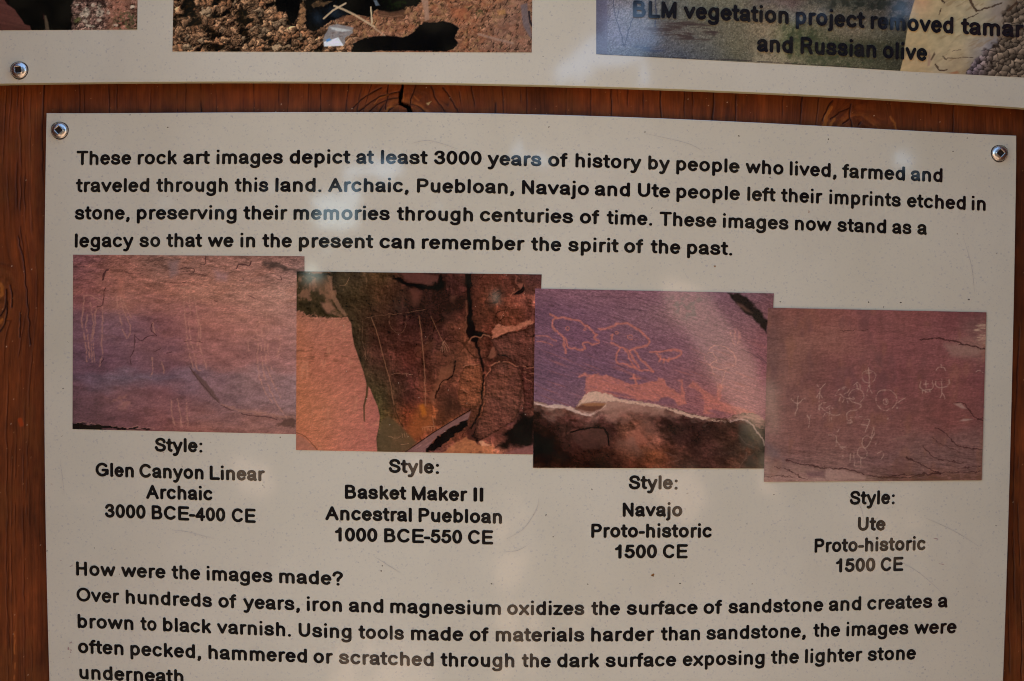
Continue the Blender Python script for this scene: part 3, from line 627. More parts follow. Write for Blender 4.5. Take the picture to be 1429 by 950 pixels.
def photo2(px, py):
    x = (px-400)*3.519; y = (py-370)*3.519
    wx = x+fb(x, y, 60, 60, 3, 5)*16; wy = y+fb(x, y, 60, 60, 3, 7)*16
    C = cgrid(wx, wy, [230,330,450,600,750,880,1000,1100,1250], [30,150,250,350,450,550,650,750,850,925],
     [[(44,36,25),(50,38,26),(70,50,30),(52,28,24),(52,28,24),(58,30,26),(78,40,30),(76,40,32),(62,34,34)],
      [(52,41,27),(58,44,27),(68,44,28),(50,28,22),(42,22,20),(52,26,22),(92,48,32),(86,44,32),(96,56,46)],
      [(46,37,25),(56,42,27),(56,34,24),(44,24,22),(48,26,22),(62,32,24),(76,38,26),(82,42,28),(92,50,42)],
      [(46,40,24),(52,40,26),(66,36,28),(60,32,26),(54,28,24),(90,50,34),(64,30,22),(96,48,32),(88,48,40)],
      [(46,40,24),(50,40,26),(78,44,34),(72,36,28),(72,40,30),(98,56,38),(56,28,22),(70,36,28),(72,38,32)],
      [(50,44,28),(58,48,30),(62,44,30),(72,36,30),(84,48,34),(112,62,44),(88,44,32),(92,50,40),(88,50,42)],
      [(60,52,34),(58,50,32),(64,54,32),(72,34,28),(112,62,40),(76,40,28),(118,66,42),(104,60,48),(96,54,40)],
      [(60,52,34),(76,66,38),(72,62,34),(104,48,28),(128,68,36),(70,38,28),(116,62,40),(96,54,46),(70,38,30)],
      [(66,54,36),(78,64,42),(80,64,42),(112,56,36),(112,58,38),(92,48,34),(96,50,40),(84,46,38),(36,20,20)],
      [(74,60,40),(72,60,38),(70,56,36),(100,60,46),(110,64,56),(120,70,48),(150,90,62),(120,70,58),(110,66,62)]])
    C = mul(C, 1+.2*fb(x, y, 46, 60, 5, 31, 8)); C = mul(C, 1+.16*fb(x, y, 9, 7, 4, 35))
    C = mul(C, 1+.25*ss(.1, .9, fb(x, y, 22, 90, 4, 37))); C = mul(C, np.clip(1+relief(x, y, 70, 60, 6, 39, -20, .7, 5, -5), .45, 1.8)); C = mul(C, 1+.35*ss(.1, .8, fb(x, y, 90, 60, 3, 43))*ss(600, 800, x)); C = mul(C, 1-.4*ss(.06, 0, np.abs(fb(x+fb(x, y, 40, 40, 3, 109)*16, y, 150, 110, 2, 111, -35)))*ss(480, 640, x))
    C = mx(C, (118, 66, 44), ss(.0, .9, fb(x, y, 60, 34, 4, 38, -25))*poly(x, y, [(640,330),(870,250),(880,470),(820,560),(700,700),(640,600)], 40)*.45)
    # ceiling ledge
    C = mx(C, (92, 54, 46), poly(wx*.5+x*.5, wy*.5+y*.5, [(560,30),(745,42),(748,80),(700,98),(640,90),(580,70)], 8)*.8)
    C = mx(C, (8, 6, 7), poly(x+fb(x, y, 30, 20, 3, 41)*12, y+fb(x, y, 30, 20, 3, 42)*9, [(520,52),(575,80),(640,92),(700,102),(745,84),(758,40),(780,110),(740,130),(660,118),(600,108),(545,86)], 9)*.95)
    C = mx(C, (98, 56, 44), poly(x, y, [(602,110),(662,125),(652,180),(625,200),(610,160)], 16)*.7)
    C = mx(C, (110, 64, 48), poly(wx, y, [(805,150),(830,150),(822,190),(806,180)], 7)*.8)
    C = mx(C, (28, 15, 14), poly(wx, wy, [(740,190),(800,160),(870,150),(875,240),(820,240),(760,250)], 26)*.6)
    # fissure
    fz = x+fb(x, y, 30, 30, 3, 44)*7
    C = mx(C, (12, 7, 8), poly(fz, y, [(876,45),(906,42),(902,130),(908,200),(914,260),(930,320),(1000,345),(950,352),(938,372),(952,440),(972,520),(960,530),(940,440),(928,380),(900,372),(884,330),(890,230),(884,140)], 6)*.92)
    C = mx(C, (128, 78, 54), line(fz, y, [(884,175),(882,260),(880,330)], 3, 9)*.6)
    C = mx(C, (148, 92, 64), line(fz, wy, spl([(892,378),(915,358),(950,350),(1000,346)]), 3, 5)*.8)
    # right-hand blocks
    C = mx(C, (142, 82, 62), poly(wx, wy, [(1122,48),(1136,84),(1168,98),(1110,140),(1140,110),(1128,80)], 6)*.8)
    C = mx(C, (16, 9, 9), poly(fz, y, [(1172,90),(1160,130),(1148,142),(1112,146),(1146,118)], 4)*.9)
    C = mx(C, (190, 116, 84), poly(x+fb(x, y, 14, 14, 3, 46)*6, y+fb(x, y, 14, 14, 3, 47)*6, [(1008,330),(1040,282),(1052,300),(1120,296),(1196,262),(1214,284),(1150,312),(1090,328),(1040,350),(1006,366)], 5)*(.75+.2*fb(x, y, 12, 6, 3, 48)))
    C = mx(C, (26, 13, 12), poly(fz, y, [(1010,364),(1085,330),(1100,345),(1070,392),(1090,330),(1030,370)], 4)*.7)
    C = mx(C, (20, 12, 13), line(wx, wy, spl([(1214,338),(1180,345),(1150,365),(1140,420)]), 4, 6)*.8)
    C = mx(C, (14, 8, 9), line(x, y, [(1040,438),(1075,442),(1110,462)], 5, 6)*.9)
    C = mx(C, (150, 92, 66), poly(wx, wy, [(990,440),(1020,400),(1035,400),(1038,440),(1010,455)], 6)*.6)
    C = mx(C, (116, 66, 44), poly(wx, y, [(870,500),(940,485),(968,540),(960,640),(900,620),(848,580)], 10)*.6)
    C = mx(C, (126, 74, 46), poly(wx, y, [(1040,540),(1120,520),(1060,620),(980,670),(975,640)], 12)*.7)
    C = mx(C, (76, 44, 46), poly(wx, wy, [(1080,560),(1130,500),(1150,540),(1150,590),(1090,600)], 8)*.7)
    C = mx(C, (78, 42, 44), poly(wx, wy, [(985,690),(1010,650),(1050,660),(1090,700),(1110,690),(1120,760),(1050,780),(1000,770)], 10)*.75)
    for q in ([(1058,636),(1085,650),(1085,690),(1068,672)], [(1096,650),(1112,660),(1105,690),(1094,680)], [(1125,650),(1150,672),(1138,690)], [(1078,700),(1110,705),(1106,740),(1080,735)]):
        C = mx(C, (72, 38, 38), poly(x, y, q, 5)*.8)
    C = strokes(C, x, y, [[(1062,630),(1100,640),(1130,650),(1140,600)], [(1050,650),(1062,690),(1120,702),(1118,740),(1095,765)], [(975,690),(985,720),(1000,700),(990,680)]], (146, 90, 62), 3, .6, 4, 51, 4, 1)
    C = mx(C, (13, 8, 9), poly(wx, wy, [(1120,770),(1160,740),(1210,730),(1212,870),(1120,890),(1010,905),(1080,860),(1060,830),(1100,800)], 14)*.93)
    C = mx(C, (58, 30, 26), poly(wx, wy, [(890,800),(930,760),(960,790),(950,860),(900,870)], 14)*.7)
    C = mx(C, (20, 11, 11), line(wx, wy, spl([(950,780),(930,830),(935,870)]), 5, 9)*.8)
    C = mx(C, (86, 48, 38), poly(wx, wy, [(950,800),(990,760),(1080,790),(1060,850),(960,870)], 14)*.6)
    jx = x+fb(x, y, 26, 26, 3, 91)*6; jy = y+fb(x, y, 26, 26, 3, 93)*6; rl = relief(x, y, 60, 44, 6, 39, -20, 1., 5, -5)
    for pts, col in (([(1005,366),(1050,345),(1215,300),(1215,500),(1160,520),(1110,468),(1075,448),(1040,444),(1020,400)], (88,50,40)), ([(868,500),(905,490),(945,485),(968,540),(962,640),(935,700),(905,705),(840,690),(848,580)], (118,66,42)),
                     ([(980,560),(1010,492),(1050,472),(1100,480),(1140,505),(1160,560),(1150,680),(1120,770),(1050,800),(960,860),(925,840),(935,770),(962,720)], (96,55,42)), ([(1150,500),(1215,490),(1215,700),(1165,720),(1158,600)], (74,38,32))):
        mk = poly(jx, jy, pts, 4); bd = segd(jx, jy, list(pts)+[pts[0]]); up = ss(.0, -6, jy-(y-3))*0
        D = np.clip(1+rl, .5, 1.8)[..., None]*np.array(col, float); D = D*(.62+.38*ss(0, 16, bd))[..., None]
        C = C*(1-.86*mk[..., None])+D*.86*mk[..., None]
    for pl, w in (([(1008,492),(1050,470),(1100,478),(1140,503)], 3), ([(868,500),(905,489),(945,484)], 3), ([(965,650),(975,560),(1000,505)], 2.5), ([(1122,100),(1095,170),(1070,225),(1045,282)], 2), ([(1160,500),(1185,506),(1212,500)], 3), ([(1165,528),(1212,534)], 2), ([(850,610),(895,622),(930,612)], 2), ([(1168,560),(1200,566)], 2)):
        C = mx(C, (176, 110, 78), line(jx, jy, pl, w, 4)*.65*ss(-.7, .1, fb(x, y, 16, 10, 2, 96)))
    C = mx(C, (14, 9, 9), line(jx, jy, spl([(972,540),(962,600),(958,680),(930,760),(905,800)]), 5, 8)*.75)
    # leaning slab with its black gap and the bright ground
    C = mx(C, (46, 25, 21), poly(wx, y, [(735,640),(760,590),(800,570),(840,600),(850,720),(760,790),(725,790)], 12)*.55)
    C = mx(C, (170, 104, 64), poly(wx, wy, [(765,920),(830,870),(890,840),(940,890),(1010,900),(1000,925),(765,925)], 6)*(.8+.2*fb(x, y, 20, 8, 3, 52, -20)))
    C = mx(C, (116, 82, 76), poly(x, y, [(585,918),(700,836),(800,770),(905,716),(890,760),(800,800),(720,860),(678,925),(585,925)], 4)*.92)
    C = mul(C, 1+.2*ss(0, 1, fb(x, y, 50, 5, 3, 53, -33))*poly(x, y, [(585,918),(905,716),(890,760),(678,925)], 4))
    C = mx(C, (12, 8, 9), poly(x+fb(x, y, 18, 10, 2, 54)*6, y+fb(x, y, 18, 10, 2, 56)*5, [(676,922),(720,862),(800,802),(888,756),(886,790),(830,830),(770,880),(740,905)], 4)*.93)
    C = mx(C, (20, 11, 12), line(x, y, [(585,915),(720,822),(900,712)], 2, 4)*.85)
    C = mx(C, (212, 150, 106), poly(wx, wy, [(950,868),(975,876),(1000,890),(960,900)], 4)*.8)
    C = mx(C, (126, 78, 70), poly(x, y, [(1060,925),(1212,880),(1212,930)], 5)*.85)
    C = mx(C, (24, 13, 13), poly(wx, wy, [(920,870),(955,860),(940,885)], 5)*.8)
    # shafts of light on the main face
    C = mx(C, (124, 74, 50), poly(wx, y, [(760,500),(815,478),(812,540),(750,600),(720,690),(700,640)], 14)*.65)
    C = strokes(C, x, y, [([(826,470),(822,520),(800,555),(760,575),(752,600),(728,650)], 3)], (18, 10, 10), 3, .75, 5, 57, 5)
    C = mx(C, (150, 80, 38), poly(x, y, [(590,800),(640,700),(700,690),(720,780),(650,850),(590,870)], 26)*.6)
    C = mx(C, (170, 92, 28), poly(wx, wy, [(650,700),(680,698),(684,740),(664,744)], 7)*.75)
    # olive apron at the foot
    C = mx(C, (84, 68, 44), poly(wx*.4+x*.6, y, [(455,925),(448,860),(462,800),(470,760),(500,740),(560,790),(600,830),(640,870),(590,915)], 9)*.8)
    C = mx(C, (90, 74, 46), poly(x, y, [(250,40),(310,40),(300,110),(260,90)], 20)*.35)
    # incised figures
    lt = (168, 124, 84)
    C = strokes(C, x, y, [[(372,264),(440,250),(500,242),(590,234),(680,218)], [(374,264),(372,330),(374,390),(386,430),(394,462)], [(386,430),(374,452)], [(388,430),(386,466)],
       [(503,240),(506,290),(530,326),(560,334),(580,310),(588,250)]], (150, 106, 74), 1.3, .5, 2.5, 59, 3, 1)
    C = strokes(C, x, y, [([(415,258),(440,320),(462,400),(488,500),(505,560),(520,650),(528,690)], 1.9), ([(650,250),(660,320),(668,400),(676,500),(680,600),(682,690)], 2.4), ([(708,250),(735,310),(768,376)], 1.6)], (156, 106, 70), 2, .62, 3.4, 61, 2)
    C = strokes(C, x, y, [([(528,690),(548,750),(570,790)], 2), ([(372,264),(372,264.5)], 1)], (40, 26, 18), 2, .7, 4, 63, 3)
    C = strokes(C, x, y, [[(768,376),(756,420)], [(768,378),(766,426)], [(770,378),(778,430)], [(772,376),(790,424)], [(774,372),(800,412)], [(515,536),(560,530),(620,538)], [(586,526),(590,548)],
       [(668,800),(670,815)], [(680,796),(682,812)], [(690,796),(692,814)], [(700,796),(702,812)], [(712,792),(714,812)], [(664,796),(722,790),(728,800),(716,740)], [(568,826),(570,846)], [(578,824),(582,846)], [(588,824),(592,844)], [(500,840),(540,850),(560,840)], [(560,880),(600,875)], [(262,100),(290,94),(308,60)]], (178, 128, 92), 1.3, .55, 2.2, 64, 2)
    C = strokes(C, x, y, [[(640,380),(700,350),(740,320)], [(560,390),(640,370)], [(700,470),(760,456),(860,462)], [(540,640),(600,610),(640,620)]], (120, 70, 54), 2.5, .35, 6, 66, 8, 1)
    # sunlit face on the left
    lf = [(40,222),(70,228),(110,244),(200,254),(300,250),(318,290),(322,340),(332,392),(352,450),(376,520),(392,580),(412,610),(428,652),(446,690),(458,742),(452,800),(440,850),(446,930),(40,930)]
    Lc = cgrid(x, y, [45,150,300,460], [225,330,500,700,925], [[(150,96,72),(160,104,80),(156,100,76),(150,92,72)],[(164,100,70),(166,104,80),(164,102,80),(150,92,72)],[(168,102,70),(168,100,74),(164,98,76),(160,96,76)],[(172,104,68),(174,106,74),(172,104,80),(160,92,78)],[(164,94,66),(176,106,74),(174,104,82),(166,96,80)]])
    Lc = mul(Lc, 1+.07*fb(x, y, 30, 14, 4, 67)+.22*relief(x, y, 34, 22, 5, 41)); Lc = mx(Lc, (104, 66, 46), ss(.15, .9, fb(x, y, 40, 14, 4, 68))*ss(560, 440, y)*ss(330, 400, y)*.55)
    Lc = mx(Lc, (92, 60, 40), ss(.1, .7, fb(x, y, 16, 12, 3, 69))*ss(300, 245, y)*.7)
    Lc = mx(Lc, (188, 126, 92), ss(.4, 1, fb(x, y, 26, 60, 3, 70))*.4)
    ml = poly(x+fb(x, y, 18, 18, 3, 71)*5*ss(300, 240, y), y+fb(x, y, 22, 16, 3, 72)*14*ss(280, 230, y)*ss(330, 250, x), lf, 3)
    C = C*(1-ml[..., None])+Lc*ml[..., None]
    C = mx(C, (66, 52, 32), poly(x, y, [(393,575),(402,580),(398,640),(384,690),(384,770),(378,760),(376,690),(388,640)], 3)*.9)
    C = strokes(C, x, y, [([(46,818),(90,842),(130,880),(152,908)], 1.8)], (92, 56, 42), 2, .8, 3, 73, 3)
    C = mx(C, (150, 100, 82), poly(x, y, [(46,826),(90,850),(150,912),(46,912)], 4)*.6)
    # dark mottled top-left
    tl = poly(x+fb(x, y, 20, 20, 3, 74)*8, y+fb(x, y, 20, 20, 3, 75)*12, [(40,20),(215,20),(230,110),(258,180),(300,255),(200,258),(130,248),(80,236),(40,222)], 5)
    T = np.zeros(C.shape)+np.array([58, 46, 28.]); q = fb(x, y, 34, 34, 4, 76)
    T = mx(T, (122, 84, 60), ss(-.05, .6, q)*.9); T = mx(T, (34, 28, 18), ss(.1, .7, -q)*.8)
    T = mx(T, (148, 102, 76), poly(wx, wy, [(165,180),(220,165),(240,205),(210,235),(170,210)], 12)*.8)
    T = mx(T, (132, 94, 68), poly(wx, y, [(130,70),(200,60),(215,150),(180,160),(140,120)], 16)*.5)
    T = mx(T, (20, 16, 12), poly(x, wy, [(40,28),(100,40),(170,44),(215,34),(215,50),(120,56),(40,44)], 6)*.8)
    T = mx(T, (150, 112, 88), poly(x, y, [(135,28),(185,28),(170,42),(145,40)], 5)*.8)
    C = C*(1-tl[..., None])+T*tl[..., None]
    C = mx(C, (132, 94, 68), poly(x+fb(x, y, 9, 9, 2, 77)*4, y, [(200,50),(222,55),(228,120),(244,160),(268,200),(296,250),(284,252),(246,205),(218,160),(212,90)], 4)*.75)
    C = C*np.array([1., .94, 1.])
    fl = cells(x, y, 90, 9); C = mx(C, (200, 190, 180), (1-ss(.008, .02, fl[0]))*(fl[2] > .6)*.8)
    return C
def photo3(px, py):
    x = (px-735)*3.586; y = (py-395)*3.586
    C = cgrid(x, y, [40,250,500,750,950,1100,1210], [30,150,300,450,560,700],
     [[(118,76,90),(122,80,92),(124,80,92),(124,82,94),(122,82,94),(118,80,90),(112,72,80)],
      [(100,66,82),(112,74,90),(120,80,92),(130,90,96),(124,82,92),(124,82,90),(118,74,80)],
      [(108,72,88),(108,70,88),(116,76,90),(124,82,94),(126,84,92),(134,84,90),(130,78,84)],
      [(100,70,86),(104,70,88),(110,74,90),(126,80,90),(134,86,90),(142,90,94),(136,78,86)],
      [(108,74,90),(112,76,90),(120,76,86),(132,80,86),(140,82,86),(146,88,90),(136,80,86)],
      [(108,74,90),(112,76,90),(120,76,86),(132,80,86),(140,82,86),(146,88,90),(136,80,86)]])
    st = fb(x, y, 120, 7, 4, 1, 22); C = mul(C, 1+.045*st); C = mul(C, 1+.07*fb(x, y, 8, 6, 3, 4)+.24*relief(x, y, 60, 12, 5, 45, 22))
    C = mx(C, (168, 92, 84), ss(.35, 1, fb(x, y, 150, 9, 3, 6, 20))*.4*ss(200, 380, y))
    C = mx(C, (84, 54, 62), ss(.2, .8, fb(x, y, 40, 18, 3, 8, 24))*poly(x, y, [(45,60),(260,120),(250,150),(60,110)], 20)*.6)
    C = mx(C, (92, 82, 82), ss(-.1, .6, fb(x, y, 26, 20, 3, 10))*poly(x, y, [(700,70),(880,60),(900,200),(760,170)], 30)*.6)
    C = mx(C, (30, 24, 22), poly(x+fb(x, y, 24, 24, 3, 13)*8, y+fb(x, y, 24, 24, 3, 14)*8, [(1008,46),(1060,50),(1120,90),(1170,140),(1205,190),(1205,250),(1150,195),(1095,150),(1050,112)], 8)*.92)
    C = mx(C, (112, 72, 62), poly(x, y, [(1050,95),(1085,112),(1130,150),(1100,140),(1060,112)], 8)*.75)
    C = strokes(C, x, y, [([(440,112),(520,130),(600,136)], 1.6), ([(240,60),(400,70),(560,76),(700,108)], 1.2), ([(1150,352),(1200,400)], 2), ([(1070,330),(1120,350),(1200,402)], 1.4)], (70, 46, 56), 2, .6, 3, 15, 4)
    pk = (186, 102, 88)
    C = strokes(C, x, y, [[(118,158),(150,172),(200,174),(262,190),(310,220),(336,250),(352,256)], [(352,258),(340,272),(356,284),(362,300),(330,304),(300,296),(284,296),(288,325),(270,334),(236,326),(204,318),(196,290),(178,268),(150,240),(130,212),(136,180),(150,172)], [(180,270),(186,310),(196,350)],
      [(360,226),(400,228),(430,216),(462,200),(500,204),(548,226),(590,258),(612,290),(604,312),(560,322),(520,338),(500,330),(462,318),(440,302),(425,296)], [(420,262),(432,256),(424,280)], [(470,322),(450,350),(452,396),(500,410),(550,430),(632,442)], [(486,330),(510,362),(540,425)], [(540,336),(560,370),(600,410),(632,440)], [(512,340),(540,385),(560,420)],
      [(618,344),(690,340),(760,336),(772,352),(740,374),(700,384),(668,376),(652,352)], [(668,366),(662,388)], [(690,374),(682,396)], [(712,374),(706,392)],
      [(262,470),(290,456),(330,462)], [(538,462),(548,510)], [(520,478),(562,480)]], pk, 4.8, .74, 8, 16, 5, 0)
    C = strokes(C, x, y, [arc(204,228,10,10,0,350,8), arc(290,230,6,6,0,350,6), arc(450,248,7,7,0,350,6), arc(520,270,14,10,60,330,8), [(45,262),(100,266),(150,290)], [(50,290),(90,296),(130,312)]], pk, 3, .6, 4, 17, 3)
    C = strokes(C, x, y, [[(910,330),(940,310),(990,318),(1030,350),(1050,390),(1020,420),(960,430),(920,410),(950,380),(930,350),(905,350),(890,380),(930,420)], [(925,420),(945,480),(960,560)], [(1000,430),(985,480),(970,520)], [(1020,240),(1030,290),(1040,320)], [(1050,225),(1062,260),(1056,310)], [(1036,230),(1046,280)], [(1068,250),(1066,290)]], (196, 124, 112), 3, .5, 5, 18, 5, 1)
    C0 = C.copy()
    body = [(292,500),(300,470),(340,454),(400,462),(450,480),(520,508),(600,500),(655,490),(660,474),(685,482),(700,510),(750,545),(768,560),(770,500),(764,486),(776,484),(786,530),(800,605),(770,612),(700,600),(640,590),(560,584),(480,572),(400,560),(290,560)]
    C = mx(C, (180, 100, 88), poly(x+fb(x, y, 18, 14, 3, 19)*6, y+fb(x, y, 18, 14, 3, 20)*6, body, 5)*.9)
    C = mx(C, (180, 100, 88), poly(x+fb(x, y, 14, 14, 3, 21)*5, y, [(808,520),(830,488),(850,500),(880,530),(950,570),(960,500),(980,520),(970,590),(1060,620),(1150,650),(1100,660),(1000,655),(885,655),(890,590),(872,548),(840,528)], 6)*.85)
    C = mx(C, (116, 74, 88), poly(x, y, [(652,600),(672,574),(705,568),(740,584),(755,612)], 6)*.9)
    C = mx(C, (118, 74, 86), poly(x, y, [(380,538),(450,545),(540,568),(470,566)], 6)*.8)
    C = mx(C, (120, 74, 86), poly(x, y, [(905,640),(930,630),(1010,650),(960,660)], 6)*.8)
    q_ = ss(.1, .8, fb(x, y, 34, 8, 4, 95, 22)); C = C*(.88-.35*q_[..., None])+C0*(.12+.35*q_[..., None]); C = mul(C, 1+.10*fb(x, y, 10, 5, 3, 97, 20))
    # boulder in front
    top = [(30,590),(60,594),(110,610),(180,612),(240,624),(290,560),(330,540),(400,552),(470,580),(560,592),(680,612),(740,628),(830,654),(920,676),(1010,676),(1060,652),(1120,650),(1160,664),(1196,690),(1200,940),(30,940)]
    B = cgrid(x+fb(x, y, 60, 50, 4, 22)*26, y+fb(x, y, 60, 50, 4, 23)*24, [35,120,240,400,520,640,760,900,1050,1120,1200], [600,660,720,780,850,925],
     [[(60,40,36),(70,46,40),(90,60,52),(130,96,88),(96,72,72),(84,56,56),(62,38,38),(50,30,30),(50,36,32),(92,80,70),(104,84,76)],
      [(34,20,20),(52,32,30),(74,46,44),(100,70,68),(100,70,62),(70,46,44),(46,28,28),(42,26,26),(48,32,30),(74,66,54),(96,76,70)],
      [(22,14,14),(34,20,20),(58,36,34),(44,26,26),(100,66,54),(88,58,52),(40,26,26),(44,28,28),(68,44,38),(60,58,46),(52,46,40)],
      [(12,8,8),(18,10,10),(62,38,36),(68,42,38),(92,58,48),(120,76,64),(44,28,28),(50,32,30),(60,42,36),(58,58,46),(46,44,36)],
      [(8,6,6),(12,8,8),(40,22,20),(48,28,24),(80,50,38),(92,56,38),(72,44,38),(58,38,36),(44,34,30),(80,54,44),(52,50,42)],
      [(56,30,26),(42,22,20),(34,18,16),(22,12,12),(66,36,28),(96,52,36),(64,40,36),(50,32,30),(72,48,40),(70,52,42),(40,42,34)]])
    B = mul(B, 1+.26*fb(x, y, 44, 36, 5, 24, 20)); B = mul(B, 1+.12*fb(x, y, 7, 6, 3, 26)); B = mul(B, np.clip(1+relief(x, y, 90, 64, 5, 47, 15, .5, 5, -6), .4, 1.9))
    B = mx(B, (30, 20, 20), ss(.1, .8, fb(x, y, 60, 40, 4, 27))*poly(x, y, [(600,650),(900,720),(900,850),(760,830),(620,760)], 40)*.7)
    B = mx(B, (138, 92, 80), poly(x+fb(x, y, 30, 30, 3, 28)*14, y, [(515,735),(560,730),(590,790),(560,810),(510,800)], 22)*.55)
    B = B*np.array([1.14, .97, .93])
    for sx_, sd_ in ((230, 101),):
        q_ = np.abs(fb(x+fb(x, y, 50, 50, 3, 105)*18, y, sx_, sx_*.5, 2, sd_, 14)); B = mul(B, 1-.14*ss(.09, .0, q_)); B = mul(B, 1+.28*ss(.06, .16, q_)*ss(.34, .16, q_)*ss(900, 620, y))
    tp = np.interp(x, [30,110,180,240,290,330,400,470,560,680,740,830,920,1010,1060,1120,1196], [590,610,612,624,640,650,600,592,600,622,640,664,684,686,672,668,694])
    dd = y-tp+fb(x, y, 60, 40, 4, 119)*34; rim = ss(78, 6, dd)*ss(900, 560, x)*.85+ss(26, 4, dd)*.5; B = mx(B, (158, 116, 104), np.clip(rim*(.75+.35*fb(x, y, 50, 14, 3, 121, 8)), 0, 1)*.8)
    B = mx(B, (124, 82, 72), ss(-.2, .6, fb(x, y, 90, 90, 3, 123))*poly(x, y, [(420,640),(620,660),(640,780),(560,860),(460,820),(430,740)], 50)*.6)
    B = mx(B, (150, 104, 92), poly(x+fb(x, y, 30, 20, 3, 107)*10, y+fb(x, y, 30, 20, 3, 108)*8, [(400,596),(520,600),(700,640),(760,668),(640,664),(520,640),(470,650),(440,700),(400,690),(380,640)], 16)*.6)
    C2 = [(225,745),(300,728),(370,728),(398,750),(406,800),(360,830),(280,830),(240,790)]
    B = mx(B, (74, 44, 40), poly(x, y, C2, 8)*.6); B = strokes(B, x, y, [([(222,748),(260,735),(330,724),(380,726),(402,752),(414,812)], 4)], (14, 8, 9), 4, .85, 7, 29, 4)
    edge = np.array([q for q in top if 594 <= q[1] or True][:-2])
    m = poly(x+fb(x, y, 14, 10, 3, 30)*4, y+fb(x, y, 16, 10, 3, 31)*5, top, 3)
    C = C*(1-m[..., None])+B*m[..., None]
    C = mx(C, (196, 152, 134), poly(x+fb(x, y, 10, 8, 3, 32)*4, y+fb(x, y, 14, 8, 3, 33)*6, [(290,560),(322,542),(400,552),(470,582),(560,592),(680,614),(750,634),(830,656),(920,678),(1000,694),(930,690),(800,668),(740,645),(690,624),(560,606),(470,594),(430,588),(400,592),(395,620),(330,650),(380,625),(400,590),(340,592),(290,598),(250,620)], 4)*.85)
    C = mx(C, (196, 158, 148), poly(x, y+fb(x, y, 20, 8, 3, 34)*5, [(35,594),(80,606),(160,610),(220,620),(260,640),(310,655),(355,645),(300,668),(240,648),(190,626),(110,622),(38,604)], 4)*.85)
    C = mx(C, (84, 44, 34), poly(x, y, [(246,622),(285,606),(330,600),(395,604),(370,630),(330,642),(290,640)], 6)*.8)
    C = mx(C, (150, 96, 66), poly(x, y, [(268,604),(330,598),(398,602),(384,614),(300,616)], 5)*.75)
    C = mx(C, (178, 124, 112), poly(x+fb(x, y, 14, 10, 3, 35)*6, y+fb(x, y, 14, 8, 3, 36)*8, [(1000,680),(1050,655),(1120,652),(1160,664),(1195,684),(1190,730),(1160,720),(1130,690),(1080,682),(1020,694)], 5)*(.55+.4*fb(x, y, 30, 8, 3, 37, 14)))
    C = mx(C, (190, 150, 140), line(x, y+fb(x, y, 12, 8, 3, 38)*5, spl([(1020,690),(1080,685),(1125,705),(1150,740),(1180,780),(1190,810)]), 4, 6)*.7)
    C = mx(C, (110, 72, 60), ss(.0, .8, fb(x, y, 30, 10, 3, 39, 10))*poly(x, y, [(860,660),(1000,680),(1000,700),(900,690)], 6)*.8)
    C = mx(C, (60, 52, 46), ss(-.5, .4, fb(x, y, 40, 40, 3, 40))*poly(x, y, [(1060,700),(1110,700),(1150,760),(1185,800),(1188,925),(1080,925),(1100,860),(1060,780)], 22)*.7)
    C = strokes(C, x, y, [([(690,840),(760,880),(700,900)], 2.), ([(1060,760),(1100,800),(1180,840)], 2), ([(1098,840),(1090,880),(1060,925)], 2)], (130, 92, 84), 2, .35, 6, 41, 6)
    return C
